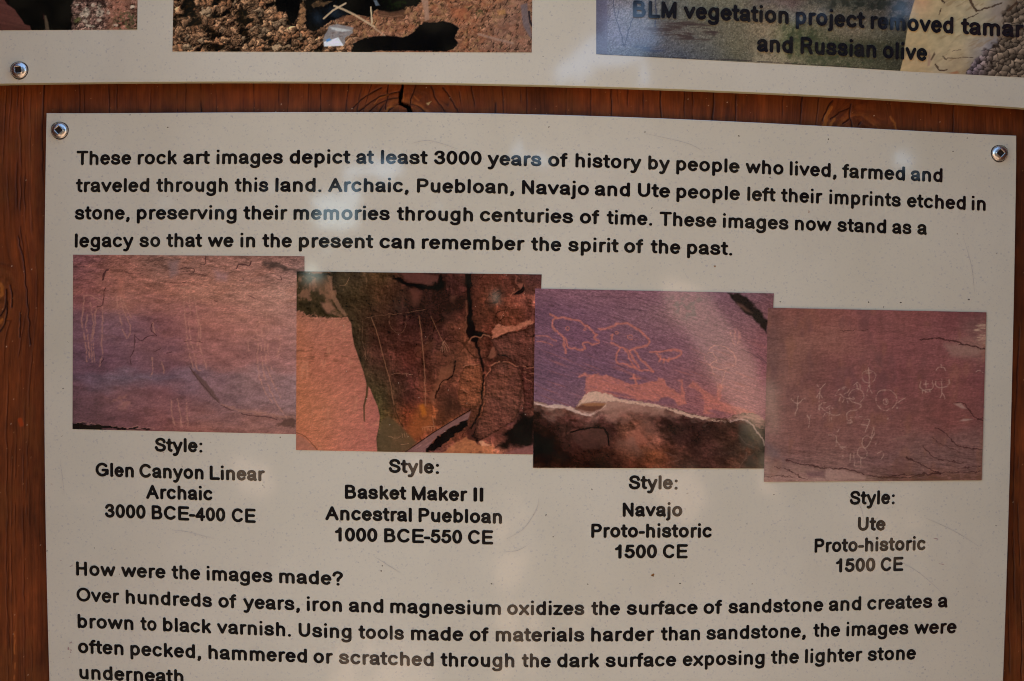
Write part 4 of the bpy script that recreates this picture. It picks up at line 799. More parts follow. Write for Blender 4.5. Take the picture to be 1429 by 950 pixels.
def photo4(px, py):
    x = (px-1055)*3.655; y = (py-420)*3.655
    C = cgrid(x+fb(x, y, 90, 50, 3, 1)*30, y+fb(x, y, 90, 60, 3, 2)*30, [45,200,400,600,800,1000,1175], [35,200,400,600,720,820,915],
     [[(104,64,62),(124,68,62),(128,70,66),(122,64,66),(124,64,64),(112,58,62),(104,54,58)],
      [(106,68,66),(128,78,70),(132,76,70),(128,70,70),(126,68,70),(126,70,72),(136,92,84)],
      [(106,70,68),(124,76,70),(116,66,66),(116,64,66),(120,64,66),(122,66,66),(116,60,64)],
      [(116,76,72),(122,74,70),(118,70,68),(116,68,66),(118,66,64),(118,64,62),(112,62,62)],
      [(118,78,76),(124,76,72),(122,76,72),(116,70,68),(116,72,70),(112,72,70),(112,74,72)],
      [(112,78,78),(118,76,74),(122,80,76),(114,74,74),(112,74,72),(108,72,70),(106,70,68)],
      [(128,88,84),(140,96,90),(150,108,102),(112,74,68),(104,62,58),(116,74,66),(114,72,64)]])
    C = mul(C, 1+.05*fb(x, y, 40, 190, 3, 3)); C = mul(C, 1+.05*fb(x, y, 110, 30, 4, 5, 6)); C = mul(C, 1+.06*fb(x, y, 9, 8, 3, 7, 30)+.16*relief(x, y, 50, 16, 5, 49, 4)+.22*ss(600, 860, y)*relief(x, y, 110, 24, 5, 51, 8, 1, 3, -5))
    C = mx(C, (140, 84, 64), ss(.2, .9, fb(x, y, 60, 120, 3, 9))*.3)
    C = mx(C, (94, 58, 62), ss(.2, .9, fb(x, y, 70, 120, 3, 12))*.35)
    C = mx(C, (96, 76, 84), poly(x, y, [(48,716),(110,760),(140,810),(90,800),(48,790)], 20)*.5)
    C = mx(C, (176, 136, 116), ss(-.5, .5, fb(x, y, 40, 6, 4, 16))*poly(x, y, [(1115,120),(1175,110),(1175,225),(1110,190)], 8)*.8)
    C = mx(C, (146, 108, 98), poly(x+fb(x, y, 18, 18, 3, 17)*8, y, [(960,215),(1040,215),(1160,245),(1120,280),(1060,290),(990,280)], 20)*.55)
    C = C*1.05
    C = mx(C, (150, 108, 98), poly(x+fb(x, y, 24, 10, 3, 113)*10, y+fb(x, y, 30, 10, 3, 115)*8, [(45,830),(150,815),(260,845),(350,858),(430,858),(560,890),(700,905),(700,916),(45,916)], 7)*(.4+.25*fb(x, y, 40, 9, 3, 117, 8)))
    dk = (62, 32, 32)
    C = strokes(C, x, y, [([(840,200),(910,192),(980,200),(1050,216),(1110,232),(1174,244)], 3.4), ([(1030,225),(1060,214)], 2), ([(430,148),(500,152),(570,145)], 1.4), ([(1020,520),(1060,524),(1090,560),(1120,590),(1160,598)], 2.2), ([(1130,598),(1164,610)], 3), ([(910,648),(950,664),(990,700),(1030,738),(1090,750),(1160,758)], 2.6),
       ([(770,798),(830,826),(880,856),(940,878)], 3), ([(150,812),(210,828),(280,842),(350,852),(440,852),(500,866),(560,884),(620,896),(700,900),(760,904)], 3), ([(640,905),(720,890),(800,886),(900,880),(1000,874),(1080,876),(1150,868)], 2.4), ([(780,905),(830,890),(940,882)], 2), ([(850,740),(900,790),(960,810),(1060,830)], 1.8), ([(95,848),(160,856),(210,890),(270,910)], 1.8), ([(45,892),(150,890),(200,900)], 1.6), ([(350,842),(352,858)], 1.6), ([(900,700),(960,735),(1040,770)], 1.2), ([(1060,850),(1150,846)], 1.4)], dk, 2, .78, 3, 18, 6)
    C = mx(C, (176, 140, 130), poly(x, y, [(1008,524),(1045,520),(1075,550),(1050,548)], 5)*.6); C = mx(C, (180, 146, 136), poly(x, y, [(1036,612),(1060,600),(1110,602),(1070,612)], 4)*.6)
    C = mx(C, (172, 126, 118), poly(x+fb(x, y, 20, 14, 2, 19)*6, y, [(352,855),(440,862),(560,892),(600,912),(360,905)], 8)*.5); C = mx(C, (94, 58, 66), poly(x, y, [(250,870),(350,862),(350,895),(270,900)], 10)*.5)
    C = mx(C, (92, 58, 44), ss(-.5, .5, fb(x, y, 30, 10, 3, 20))*poly(x, y, [(560,890),(900,885),(1155,875),(1155,916),(560,916)], 8)*.5)
    C = mx(C, (150, 102, 92), poly(x, y, [(670,716),(730,690),(810,670),(770,700)], 8)*.35)
    pl = (176, 132, 120)
    sq = [[(180,496),(208,522),(250,494)], [(214,485),(210,540),(200,582)], [(310,424),(328,446),(352,422)], [(328,446),(322,480),(322,512)], [(308,490),(322,470),(338,492)], [(260,584),(270,600),(268,645)], [(280,582),(270,600)],
      [(322,560),(330,540),(352,560),(380,576),(410,582),(432,574)], [(325,535),(335,520),(355,518)], [(376,540),(378,576)], [(360,545),(376,536),(392,548)], [(350,572),(344,590)], [(374,582),(372,610)], [(384,584),(384,612)], [(318,560),(322,530)],
      [(404,478),(430,476),(450,490),(500,500),(492,490)], [(412,470),(425,450),(450,446)], [(430,490),(424,510)], [(450,492),(440,516)], [(462,500),(468,520)], [(420,458),(440,440),(460,440)], [(452,472),(470,462),(478,450)],
      [(500,430),(515,415),(530,430),(532,446)], [(512,425),(522,450)], [(576,340),(577,410),(576,440)], [(564,366),(590,366)], [(576,430),(570,450),(562,484)], [(580,430),(584,450),(594,470)], [(558,484),(574,480)],
      [(663,500),(668,516)], [(720,518),(740,505),(762,494)], [(500,520),(530,524),(536,540),(510,556),(480,560),(464,580),(462,600),(474,612),(486,600)], [(484,590),(520,592),(550,590),(580,584)], [(480,604),(490,620),(466,622)], [(550,604),(580,604),(572,630),(560,664)], [(520,628),(570,632)],
      [(372,682),(400,684),(412,700),(408,740)], [(400,655),(414,668),(424,654)], [(412,712),(430,740),(450,756)], [(440,742),(458,744)], [(544,700),(542,730),(556,752),(576,730),(588,700),(564,688),(546,700)], [(588,700),(604,680),(600,645)], [(590,690),(596,660)],
      [(538,798),(534,850)], [(482,780),(480,820)], [(500,776),(504,840)], [(620,776),(640,768),(652,784),(640,804)], [(612,730),(618,718)], [(920,354),(935,338),(955,338),(966,352)], [(944,322),(946,340)], [(948,396),(948,440),(950,470)], [(914,424),(930,440),(960,440),(982,424),(984,404)], [(918,408),(916,426)], [(948,470),(940,492)], [(952,470),(964,498)], [(936,408),(948,404),(960,410)],
      [(866,408),(868,440)], [(856,424),(880,424)], [(850,455),(848,468)], [(866,452),(866,466)], [(884,452),(888,464)], [(842,454),(895,452)], [(1120,362),(1136,354),(1160,366)]]
    C = strokes(C, x, y, sq, pl, 2.6, .66, 4.5, 22, 3, 1)
    C = strokes(C, x, y, [arc(576,386,34,32,0,350), arc(513,482,38,36,0,350), arc(664,504,54,52,0,350), arc(662,512,14,16,0,350), arc(541,774,25,26,0,350), arc(870,426,32,34,-30,210)], pl, 2.4, .62, 4.5, 24, 5, 1)
    for q in ((672, 600), (720, 545), (443, 790)): C = mx(C, pl, (1-ss(3, 7, np.hypot(x-q[0], y-q[1])))*.6)
    return C
def litter(x, y, s, seed):
    """dry leaf litter: crisp pale chips with dark gaps"""
    wx = x+fb(x, y, s*.5, s*.5, 3, seed)*s*.34; wy = y+fb(x, y, s*.5, s*.5, 3, seed+2)*s*.34
    d1, gap, rid, ox, oy = cells(wx, wy*1.25, s, seed); e1, g2, r2, ax, ay = cells(wx+90, wy*1.1, s*.5, seed+3)
    sh = np.clip(.5+.9*(-ox*.6-oy*.8), 0, 1)*.6+np.clip(.5+.9*(-ax*.5-ay*.8), 0, 1)*.4
    sh = sh*(.4+.6*ss(.0, .28, gap))*(.65+.35*ss(0, .25, g2))
    return sh, rid, r2
def photo5(px, py):
    x, y = px*7.145, py*7.145
    sh, r1, r2 = litter(x, y, 58, 3)
    C = np.zeros(x.shape+(3,)); C = C+np.stack([50+170*sh, 30+140*sh, 28+124*sh], -1); C = mul(C, .65+.6*r2)
    C = mx(C, (190, 120, 100), ss(1040, 1180, x+fb(x, y, 60, 60, 3, 5)*60)*ss(1330, 1200, x)*.55); C = mx(C, (150, 84, 62), ss(1000, 1100, x)*.25)
    C = mx(C, (74, 74, 48), ss(1130, 1260, x+y*.3)*ss(60, 160, y)*ss(-.3, .4, fb(x, y, 18, 18, 3, 8))*.75)
    C = mx(C, (88, 92, 50), poly(x, y, [(735,200),(790,165),(810,190),(780,225),(745,225)], 12)*.7)
    for cx, cy, rx, ry in ((845,130,52,48), (990,130,42,40), (855,95,26,20), (1078,122,20,24), (930,55,24,18), (850,210,34,20), (770,45,28,10), (880,255,30,14), (1155,250,34,14), (990,60,22,24), (1320,65,28,16), (925,262,30,12), (985,200,26,18)):
        dd = np.hypot((x-cx)/rx, (y-cy)/ry)+fb(x, y, 22, 22, 2, 10)*.35
        C = mx(C, (206, 186, 166), (1-ss(.7, 1.05, dd))*.9*(.55+.45*sh))
    C = mx(C, (40, 22, 24), poly(x, y, [(800,0),(1050,0),(1045,60),(980,20),(860,25)], 14)*.75)
    C = mul(C, 1-.5*ss(.2, .8, fb(x, y, 30, 22, 3, 12)))
    rock = np.zeros(C.shape)+np.array([88, 50, 46.]); rock = mul(rock, 1+.14*fb(x, y, 260, 22, 4, 15, 14))
    m = ss(735, 705, x+fb(x, y, 30, 30, 3, 16)*14); C = C*(1-m[..., None])+np.array([9, 7, 9.])*m[..., None]
    m = poly(x, y, [(-2200,-2200),(30,-30),(70,40),(150,95),(170,130),(215,190),(245,240),(300,256),(312,300),(312,600),(-2200,600)], 7); C = C*(1-m[..., None])+rock*m[..., None]
    C = mx(C, (112, 90, 72), poly(x, y, [(440,150),(460,150),(480,220),(494,300),(455,300),(446,230)], 7)*.7); C = mx(C, (66, 34, 36), poly(x, y, [(425,130),(438,135),(444,200),(430,190)], 8)*.7)
    return C
def photo6(px, py):
    x = (px-235)*5.496; y = py*5.496
    sh, r1, r2 = litter(x, y, 62, 21)
    big = fb(x, y, 120, 60, 3, 22, -20)
    lv = np.clip(sh*1.25+.12*big-.04, 0, 1)
    lv = lv**1.15; C = np.stack([20+206*lv, 12+150*lv, 11+108*lv], -1); C = mul(C, .72+.5*r2)
    C = mx(C, (176, 106, 70), (r1 > .80)*lv*.6); C = mx(C, (150, 134, 112), (r1 < .15)*lv*.6)
    C = mul(C, 1-.75*ss(.25, .8, -big)*ss(1300, 1100, x))
    rt = ss(1330, 1500, x+fb(x, y, 80, 80, 2, 23)*60)
    C2 = np.stack([92+98*lv, 58+70*lv, 44+56*lv], -1); C2 = mx(C2, (150, 84, 58), ss(.0, .7, fb(x, y, 60, 40, 3, 24))*.5); C2 = mx(C2, (160, 118, 78), ss(.1, .8, fb(x, y, 30, 26, 3, 27))*.5)
    C2 = mx(C2, (120, 90, 86), ss(2450, 2700, x+y*.5)*.35); C2 = mul(C2, 1-.45*ss(.35, .7, fb(x, y, 12, 26, 3, 28, 30)))
    C = C*(1-rt[..., None])+C2*rt[..., None]
    blk = (9, 9, 11)
    x2 = x-1401.5
    C = mx(C, (176, 96, 66), poly(x2, y, [(760,60),(870,60),(890,100),(850,150),(770,130)], 14)*.5)
    C = mx(C, (62, 58, 36), ss(-.3, .3, fb(x, y, 14, 14, 2, 29))*poly(x2, y, [(950,80),(1000,65),(1020,110),(970,125)], 12)*.8)
    C = mx(C, (190, 130, 70), poly(x2, y, [(1120,80),(1180,70),(1185,110),(1130,115)], 12)*.5)
    wob = fb(x, y, 18, 14, 3, 31)*7
    C = mx(C, blk, poly(x+wob, y+wob, [(815,-900),(1060,-900),(1050,60),(1010,20),(990,130),(960,180),(930,160),(900,90),(835,90),(822,20)], 5)*.97)
    C = mx(C, (140, 96, 64), poly(x+wob, y, [(1010,40),(1035,0),(1052,120),(1040,180),(990,210)], 6)*.8*(.4+.8*sh))
    C = mx(C, blk, poly(x+wob, y+wob, [(1040,-900),(1950,-900),(1945,0),(1905,40),(1820,60),(1800,90),(1690,100),(1590,70),(1560,130),(1420,110),(1360,120),(1300,150),(1240,165),(1190,200),(1110,240),(1060,220),(1052,100)], 5)*.96)
    C = mx(C, (130, 92, 62), poly(x+wob, y+wob, [(1090,30),(1140,5),(1260,10),(1200,40),(1110,60)], 6)*.7*(.4+.8*sh)); C = mx(C, (124, 78, 58), poly(x+wob, y, [(1280,150),(1340,120),(1450,125),(1400,160),(1300,180)], 8)*.7)
    C = mx(C, (84, 54, 42), poly(x2, y, [(200,75),(290,90),(350,85),(400,70),(415,115),(340,140),(210,125)], 8)*.85)
    C = strokes(C, x2, y, [([(205,110),(300,126),(390,118)], 3)], (134, 96, 74), 3, .6, 5, 33, 4)
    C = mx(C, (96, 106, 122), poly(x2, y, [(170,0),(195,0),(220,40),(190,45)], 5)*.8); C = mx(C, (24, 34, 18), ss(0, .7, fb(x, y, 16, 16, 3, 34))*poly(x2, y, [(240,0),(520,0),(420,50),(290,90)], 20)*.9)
    tw = (188, 156, 126)
    C = mx(C, tw, line(x, y, [(1192,140),(1260,80),(1360,24)], 7, 4)*.9); C = mx(C, tw, line(x, y, [(1272,44),(1340,70),(1428,112),(1540,180),(1580,205)], 8, 4)*.85); C = mx(C, (170,132,108), line(x2, y, [(180,215),(260,275)], 7, 5)*.8)
    C = mx(C, (200, 172, 140), line(x2, y, [(151,55),(160,175)], 6, 4)*.9); C = mx(C, (154, 114, 98), poly(x2, y, [(535,-10),(590,-10),(600,150),(565,160),(560,80)], 6)*.9); C = mx(C, tw, line(x, y, [(1000,-10),(1050,0)], 5, 4)*.3)
    C = mx(C, (150, 116, 104), line(x2, y, [(980,262),(1100,295),(1240,330)], 9, 7)*.7)
    C = mx(C, (102, 86, 92), poly(x2, y, [(1300,40),(1350,20),(1360,140),(1384,260),(1380,300),(1320,200)], 8)*.85); C = strokes(C, x2, y, [([(1365,90),(1372,160),(1390,200)], 8)], (30, 24, 34), 6, .9, 6, 35, 2)
    C = mx(C, (130, 122, 126), poly(x+wob*.6, y+wob*.6, [(1235,195),(1300,185),(1420,210),(1410,250),(1360,290),(1350,345),(1190,350),(1185,300)], 5)*.9)
    C = mx(C, (196, 196, 200), poly(x+wob, y, [(1240,205),(1320,215),(1405,232),(1330,245),(1250,225)], 7)*.7); C = mx(C, (92, 70, 66), ss(0, .7, fb(x, y, 18, 12, 3, 36))*poly(x, y, [(1250,230),(1350,250),(1340,290),(1240,280)], 8)*.5)
    C = mx(C, (216, 220, 228), poly(x, y, [(1192,320),(1240,305),(1302,285),(1345,350),(1195,356)], 4)*.92); C = mx(C, (60, 118, 190), poly(x+wob, y, [(1205,305),(1235,290),(1250,305),(1215,322)], 5)*.9)
    sdw = [(0,385),(20,330),(90,295),(180,278),(300,275),(400,285),(470,255),(505,210),(560,168),(640,172),(700,160),(780,180),(830,215),(815,250),(790,285),(822,330),(790,372),(720,392),(600,390),(200,388),(0,430)]
    C = mx(C, (8, 9, 14), poly(x2+wob*.7, y+wob*.6, sdw, 5)*.97)
    return C
def photo7(px, py):
    x = (px-825)*4.685; y = py*4.685
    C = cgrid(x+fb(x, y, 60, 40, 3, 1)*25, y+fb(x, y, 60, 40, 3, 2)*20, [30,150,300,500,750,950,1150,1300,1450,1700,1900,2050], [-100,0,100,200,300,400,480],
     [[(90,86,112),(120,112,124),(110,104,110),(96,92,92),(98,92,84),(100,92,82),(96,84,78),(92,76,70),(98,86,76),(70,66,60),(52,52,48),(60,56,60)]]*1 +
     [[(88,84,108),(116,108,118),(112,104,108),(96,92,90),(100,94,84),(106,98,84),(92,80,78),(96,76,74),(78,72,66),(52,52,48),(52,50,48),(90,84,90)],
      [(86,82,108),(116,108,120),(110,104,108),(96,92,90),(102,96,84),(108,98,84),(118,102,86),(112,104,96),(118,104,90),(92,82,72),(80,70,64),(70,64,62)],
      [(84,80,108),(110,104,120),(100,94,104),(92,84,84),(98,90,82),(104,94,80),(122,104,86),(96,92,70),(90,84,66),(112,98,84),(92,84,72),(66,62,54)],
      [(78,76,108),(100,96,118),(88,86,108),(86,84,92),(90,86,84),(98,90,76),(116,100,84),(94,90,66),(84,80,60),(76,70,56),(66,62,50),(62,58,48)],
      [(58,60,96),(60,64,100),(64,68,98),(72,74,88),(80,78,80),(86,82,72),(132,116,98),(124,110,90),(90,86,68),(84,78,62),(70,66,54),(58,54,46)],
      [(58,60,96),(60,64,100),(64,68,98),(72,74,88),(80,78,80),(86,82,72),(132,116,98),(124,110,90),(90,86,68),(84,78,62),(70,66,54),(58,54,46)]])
    C[..., 2] = np.minimum(C[..., 2], C[..., 0]*1.12); sp = fb(x, y, 7, 7, 2, 5); sp2 = vn(x/4.2, y/4.2, 9); C = mul(C, 1+.18*sp+.14*sp2); C = mx(C, (186, 172, 160), ss(.72, .95, sp2)*.28)  # remaining blue cast is partly sky reflection painted into the print
    C = mx(C, (62, 48, 48), ss(-.2, .6, fb(x, y, 80, 9, 3, 7, 3))*poly(x+fb(x, y, 30, 20, 3, 8)*16, y, [(355,190),(420,150),(600,130),(760,150),(830,210),(770,265),(620,270),(500,240),(400,215)], 18)*.85)
    C = mx(C, (48, 54, 82), ss(-.4, .6, fb(x, y, 60, 10, 3, 11))*poly(x, y, [(260,290),(360,300),(480,330),(420,345),(300,325)], 12)*.6)
    C = mx(C, (92, 86, 108), poly(x, y, [(28,-400),(104,-400),(104,345),(28,355)], 1.5)*.0 + poly(x, y, [(28,-400),(103,-400),(103,350),(28,352)], 1.5)*.55)
    C = strokes(C, x, y, [([(145,-80),(150,60),(170,140),(195,220),(212,290)], 2.6), ([(195,-60),(178,60),(170,130)], 1.6), ([(222,290),(240,210),(262,150),(290,70),(300,-60)], 2.2), ([(200,292),(230,292)], 4), ([(420,0),(425,90),(418,170)], 4)], (44, 46, 66), 2, .8, 3, 13, 3)
    C = mx(C, (44, 36, 42), line(x, y, [(30,356),(400,372),(900,388),(1430,422),(1880,452)], 3, 5)*ss(.1, .5, .5+fb(x, y, 40, 10, 3, 15))*.8)
    C = mx(C, (150, 134, 112), ss(-.2, .6, fb(x, y, 40, 26, 3, 16))*poly(x, y, [(1080,240),(1180,170),(1240,170),(1250,300),(1290,390),(1250,410),(1060,395)], 24)*.55)
    C = mx(C, (50, 56, 40), ss(-.1, .6, fb(x, y, 24, 22, 3, 17))*poly(x, y, [(1250,170),(1430,150),(1800,330),(1880,460),(1300,425),(1250,260)], 16)*.55)
    C = mx(C, (36, 38, 36), poly(x, y, [(1500,-300),(2080,-300),(2060,120),(1950,180),(1800,90),(1600,60),(1500,50)], 30)*ss(-.3, .4, fb(x, y, 30, 26, 3, 19))*.75)
    # the pale overlapping print on the right
    x2 = (px-1129)*4.763; y2 = py*4.763
    rr = poly(x2, y2, [(704,-1500),(702,0),(672,100),(648,220),(622,400),(606,470),(604,620),(3400,620),(3400,-1500)], 3)
    D = cgrid(x2, y2, [600,760,850,1000,1150,1250,1429,1700], [-50,100,200,300,400,500],
     [[(176,144,112),(184,134,106),(172,146,114),(166,144,118),(170,148,118),(150,138,132),(96,78,62),(100,80,60)],
      [(180,152,116),(176,146,114),(168,144,114),(168,148,120),(160,144,126),(140,124,116),(84,64,48),(96,76,60)],
      [(180,152,118),(172,148,116),(164,144,114),(168,150,122),(164,146,122),(150,130,112),(80,64,50),(96,76,60)],
      [(176,148,114),(176,148,114),(168,146,116),(170,148,120),(150,136,132),(108,104,118),(90,76,62),(96,76,60)],
      [(176,146,112),(174,144,112),(164,142,116),(164,140,114),(120,112,110),(98,96,104),(104,86,70),(96,76,60)],
      [(170,142,108),(168,140,108),(164,142,120),(150,128,104),(112,98,84),(100,86,72),(92,76,60),(96,76,60)]])
    D = mul(D, 1+.07*fb(x2, y2, 40, 26, 4, 21, -25)); D = mx(D, (130, 104, 78), ss(.35, .8, fb(x2, y2, 90, 16, 3, 23, -30))*ss(820, 900, x2)*.45)
    d1, gap, rid, ox, oy = cells(x2+fb(x2, y2, 20, 20, 2, 25)*8, (y2+fb(x2, y2, 20, 20, 2, 26)*8)*1.15, 42, 31)
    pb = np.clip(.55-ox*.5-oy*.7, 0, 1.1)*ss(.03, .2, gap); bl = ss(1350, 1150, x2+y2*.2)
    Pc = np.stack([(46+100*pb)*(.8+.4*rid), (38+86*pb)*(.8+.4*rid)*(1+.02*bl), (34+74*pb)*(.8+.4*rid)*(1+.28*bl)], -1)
    zone = poly(x2+fb(x2, y2, 40, 40, 3, 27)*24, y2+fb(x2, y2, 40, 40, 3, 28)*16, [(1030,520),(1060,440),(1140,370),(1200,310),(1270,240),(1300,190),(1290,90),(1380,20),(1440,-60),(3400,-60),(3400,620),(1030,620)], 12)
    D = D*(1-zone[..., None])+Pc*zone[..., None]
    bk = (64, 46, 38)
    D = strokes(D, x2, y2, [([(1065,-10),(1080,20),(1110,70)], 9), ([(1110,75),(1180,50),(1280,20)], 5), ([(840,425),(870,468),(912,462)], 4), ([(890,375),(915,395)], 5), ([(920,388),(1000,384),(1090,378)], 2.4), ([(880,60),(862,100)], 4), ([(885,0),(895,10)], 9), ([(1320,70),(1380,20)], 8), ([(1040,130),(1120,90)], 3), ([(950,340),(1010,330)], 1.6)], bk, 3, .85, 3, 29, 5)
    D = mx(D, (150, 116, 100), poly(x2, y2, [(786,440),(800,325),(812,400),(800,435)], 4)*.8); D = mx(D, (70, 52, 44), poly(x2, y2, [(808,395),(832,345),(840,360),(815,400)], 4)*.8)
    D = mx(D, (150, 96, 70), poly(x2, y2, [(930,485),(985,470),(1000,485),(950,494)], 5)*.7)
    C = C*(1-rr[..., None])+D*rr[..., None]
    return C
Y1 = YL-.00015
photo([(102,355.2),(425,357.3),(424,606),(101.2,598.6)], .8, photo1, lower, Y1, 'printed photo of a pink and violet sandstone wall with faint tall figures', .80)
photo([(414,378.4),(756,382.8),(744.5,634),(413.2,627.8)], .8, photo2, lower, Y1-.00015, 'printed photo of a dark rock overhang beside an orange sunlit wall')
photo([(747,402.4),(1080,409.2),(1067,653.6),(743.8,652.6)], .8, photo3, lower, Y1-.0003, 'printed photo of a purple wall with pecked faces and a horse above a dark boulder')
photo([(1071.6,429.2),(1376.6,435.6),(1370,670),(1066,672.2)], .8, photo4, lower, Y1-.00045, 'printed photo of a reddish wall with many small pale pecked figures and circles', .82)
YP = YT-.00015
photo([(-160,-190),(194,-190),(191.6,41),(-160,43)], 1.0, photo5, upper, YP, 'cropped printed photo of dark legs against rock and bright leaves')
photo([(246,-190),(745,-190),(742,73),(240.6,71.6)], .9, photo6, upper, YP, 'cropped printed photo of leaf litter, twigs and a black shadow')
def photo7_grid():
    xs = np.linspace(832, 1560, 640); bot = np.interp(xs, [832,1160,1265,1429,1560], [75.6,92.6,99.2,108,115.5])
    U = np.linspace(0, 1, 190)[:, None]**.8; X = np.tile(xs, (190, 1)); Y = -150*(1-U)+bot[None, :]*U
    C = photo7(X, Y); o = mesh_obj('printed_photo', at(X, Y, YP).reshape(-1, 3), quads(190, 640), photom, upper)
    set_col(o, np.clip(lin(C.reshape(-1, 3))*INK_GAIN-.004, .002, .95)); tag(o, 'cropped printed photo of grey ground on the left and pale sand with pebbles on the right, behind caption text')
photo7_grid()

# ------------------------------------------------------------------ screws
steel, nt, bs = new_mat('stainless_steel')
bs.inputs['Base Color'].default_value = (.62, .60, .55, 1); bs.inputs['Metallic'].default_value = 1; bs.inputs['Roughness'].default_value = .3
P = N(nt, 'ShaderNodeNewGeometry').outputs['Position']; nz = N(nt, 'ShaderNodeTexNoise'); nz.inputs['Scale'].default_value = 1300; nt.links.new(P, nz.inputs['Vector'])
r_ = math_(nt, 'MULTIPLY_ADD', nz.outputs[0], .3, .14); nt.links.new(r_, bs.inputs['Roughness'])
bp = N(nt, 'ShaderNodeBump'); bp.inputs['Strength'].default_value = .25; bp.inputs['Distance'].default_value = .0004; nt.links.new(nz.outputs[0], bp.inputs['Height']); nt.links.new(bp.outputs[0], bs.inputs['Normal'])
dark_fill, nt2, bs2 = new_mat('socket_shade_and_ring'); bs2.inputs['Base Color'].default_value = (.05, .035, .025, 1); bs2.inputs['Roughness'].default_value = .8  # shade inside the square sockets painted as dark material; rings use it too
def screw(px, yf, rot, label):
    o = tag(empty('screw', tuple(at(px[0], px[1], yf))), label, 'screw', 'square-drive screws holding the panels')
    n = 48; R = .00505; hs = .0018; V = []; Fc = []
    prof = [(R*.97, 0), (R, -.0003), (R*.985, -.0007), (R*.93, -.00125), (R*.82, -.0018), (R*.68, -.0022), (R*.52, -.0024)]
    for r, d in prof:
        for k in range(n):
            t_ = 2*math.pi*k/n; V.append((r*math.cos(t_), d, r*math.sin(t_)))
    ro = math.radians(rot)
    for d, s in ((-.00246, 1.12), (-.00236, 1.0), (-.0003, .93)):
        for k in range(n):
            t_ = 2*math.pi*k/n-ro; q = hs*s/max(abs(math.cos(t_)), abs(math.sin(t_))); q = min(q, hs*s*1.36)
            V.append((q*math.cos(t_+ro), d, q*math.sin(t_+ro)))
    L = len(prof)+3
    for i in range(L-1):
        for k in range(n): Fc.append((i*n+k, i*n+(k+1) % n, (i+1)*n+(k+1) % n, (i+1)*n+k))
    Fc.append(tuple((L-1)*n+k for k in range(n)))
    h = mesh_obj('head', V, Fc, steel, o); h.data.materials.append(dark_fill); [setattr(p, 'material_index', 1) for p in list(h.data.polygons)[8*n:]]; h.data.polygons.foreach_set('use_smooth', [i < 6*n for i in range(len(Fc))])
    h.data.flip_normals() if h.data.polygons[3*n].normal.y > 0 else None
    V = []; Fc = []
    for r, d in ((R*1.09, -.00005), (R*1.05, -.00022), (R*.95, -.00022)):
        for k in range(n):
            t_ = 2*math.pi*k/n; V.append((r*(1+.03*math.sin(3*t_))*math.cos(t_), d, r*(1+.03*math.sin(3*t_))*math.sin(t_)))
    for i in range(2):
        for k in range(n): Fc.append((i*n+k, i*n+(k+1) % n, (i+1)*n+(k+1) % n, (i+1)*n+k))
    mesh_obj('dark_ring', V, Fc, dark_fill, o)  # flat dark ring round the head
    return o
for p, y, r, l in SCR: screw(p, y, r, l)
# fine scratches in the lower sheet
def scratches():
    mt = ink_mat('scratched_film', (.50, .45, .37)); L = [[(706,752),(730,738),(748,712),(752,694)], [(700,770),(722,768),(740,758)], [(1290,722),(1330,740),(1372,766)], [(1180,690),(1200,706),(1206,730)], [(1330,560),(1384,590)], [(240,560+180),(262,742),(300,752)],
         [(900,186),(960,200),(985,214)], [(1240,775),(1284,800),(1330,842)], [(455,372),(470,390),(500,396)][:2], [(520,775),(560,800)], [(1344,330),(1356,372),(1360,410)], [(84,640),(90,690)], [(640,208),(600,196),(574,200)]]
    V, Fc = [], []
    for q in L:
        q = np.array(spl(q, 7)) if len(q) > 2 else np.linspace(q[0], q[1], 9); t_ = np.gradient(q, axis=0); t_ /= np.linalg.norm(t_, axis=1)[:, None]; nrm = np.stack([-t_[:, 1], t_[:, 0]], -1); n = len(q)
        wd = (.34*np.sin(np.linspace(.15, 3.0, n)))[:, None]; o = len(V); V += list(q+nrm*wd)+list(q-nrm*wd)
        for k in range(n-1): Fc.append((o+k, o+k+1, o+n+k+1, o+n+k))
    V = np.array(V); ob = mesh_obj('scratches', at(V[:, 0], V[:, 1], YI), Fc, mt, lower); tag(ob, kind='stuff')
scratches()
# rust speck and smudges on the lower panel
def blob(px, py, rx, ry, mat, seed, parent=lower, y=YI, name='rust_spot', rot=0, label=None):
    rs = np.random.RandomState(seed); ph = rs.rand(4)*6.28; V = [(px, py)]
    for k in range(22):
        t_ = 2*math.pi*k/22; q = 1+.22*math.sin(2*t_+ph[0])+.14*math.sin(3*t_+ph[1])+.1*math.sin(5*t_+ph[2])
        u, v = rx*q*math.cos(t_), ry*q*math.sin(t_); V.append((px+u*math.cos(rot)-v*math.sin(rot), py+u*math.sin(rot)+v*math.cos(rot)))
    V = np.array(V); o = mesh_obj(name, at(V[:, 0], V[:, 1], y), [(0, 1+(k+1) % 22, 1+k) for k in range(22)], mat, parent)
    if o.data.polygons[0].normal.y > 0: o.data.flip_normals()
    if label: tag(o, label)
rust = ink_mat('rust', (.28, .12, .03)); rustp = ink_mat('pink_smudge', (.40, .27, .22)); rustd = ink_mat('dark_rust', (.14, .06, .02)); drop = ink_mat('dry_dirt', (.10, .075, .055))
blob(911, 802.3, 2.2, 1.7, rust, 3, label='small orange rust spot under the year 1500'); blob(911.3, 803.6, 1.1, .8, rustd, 4, y=YI-.00005, name='rust_core')
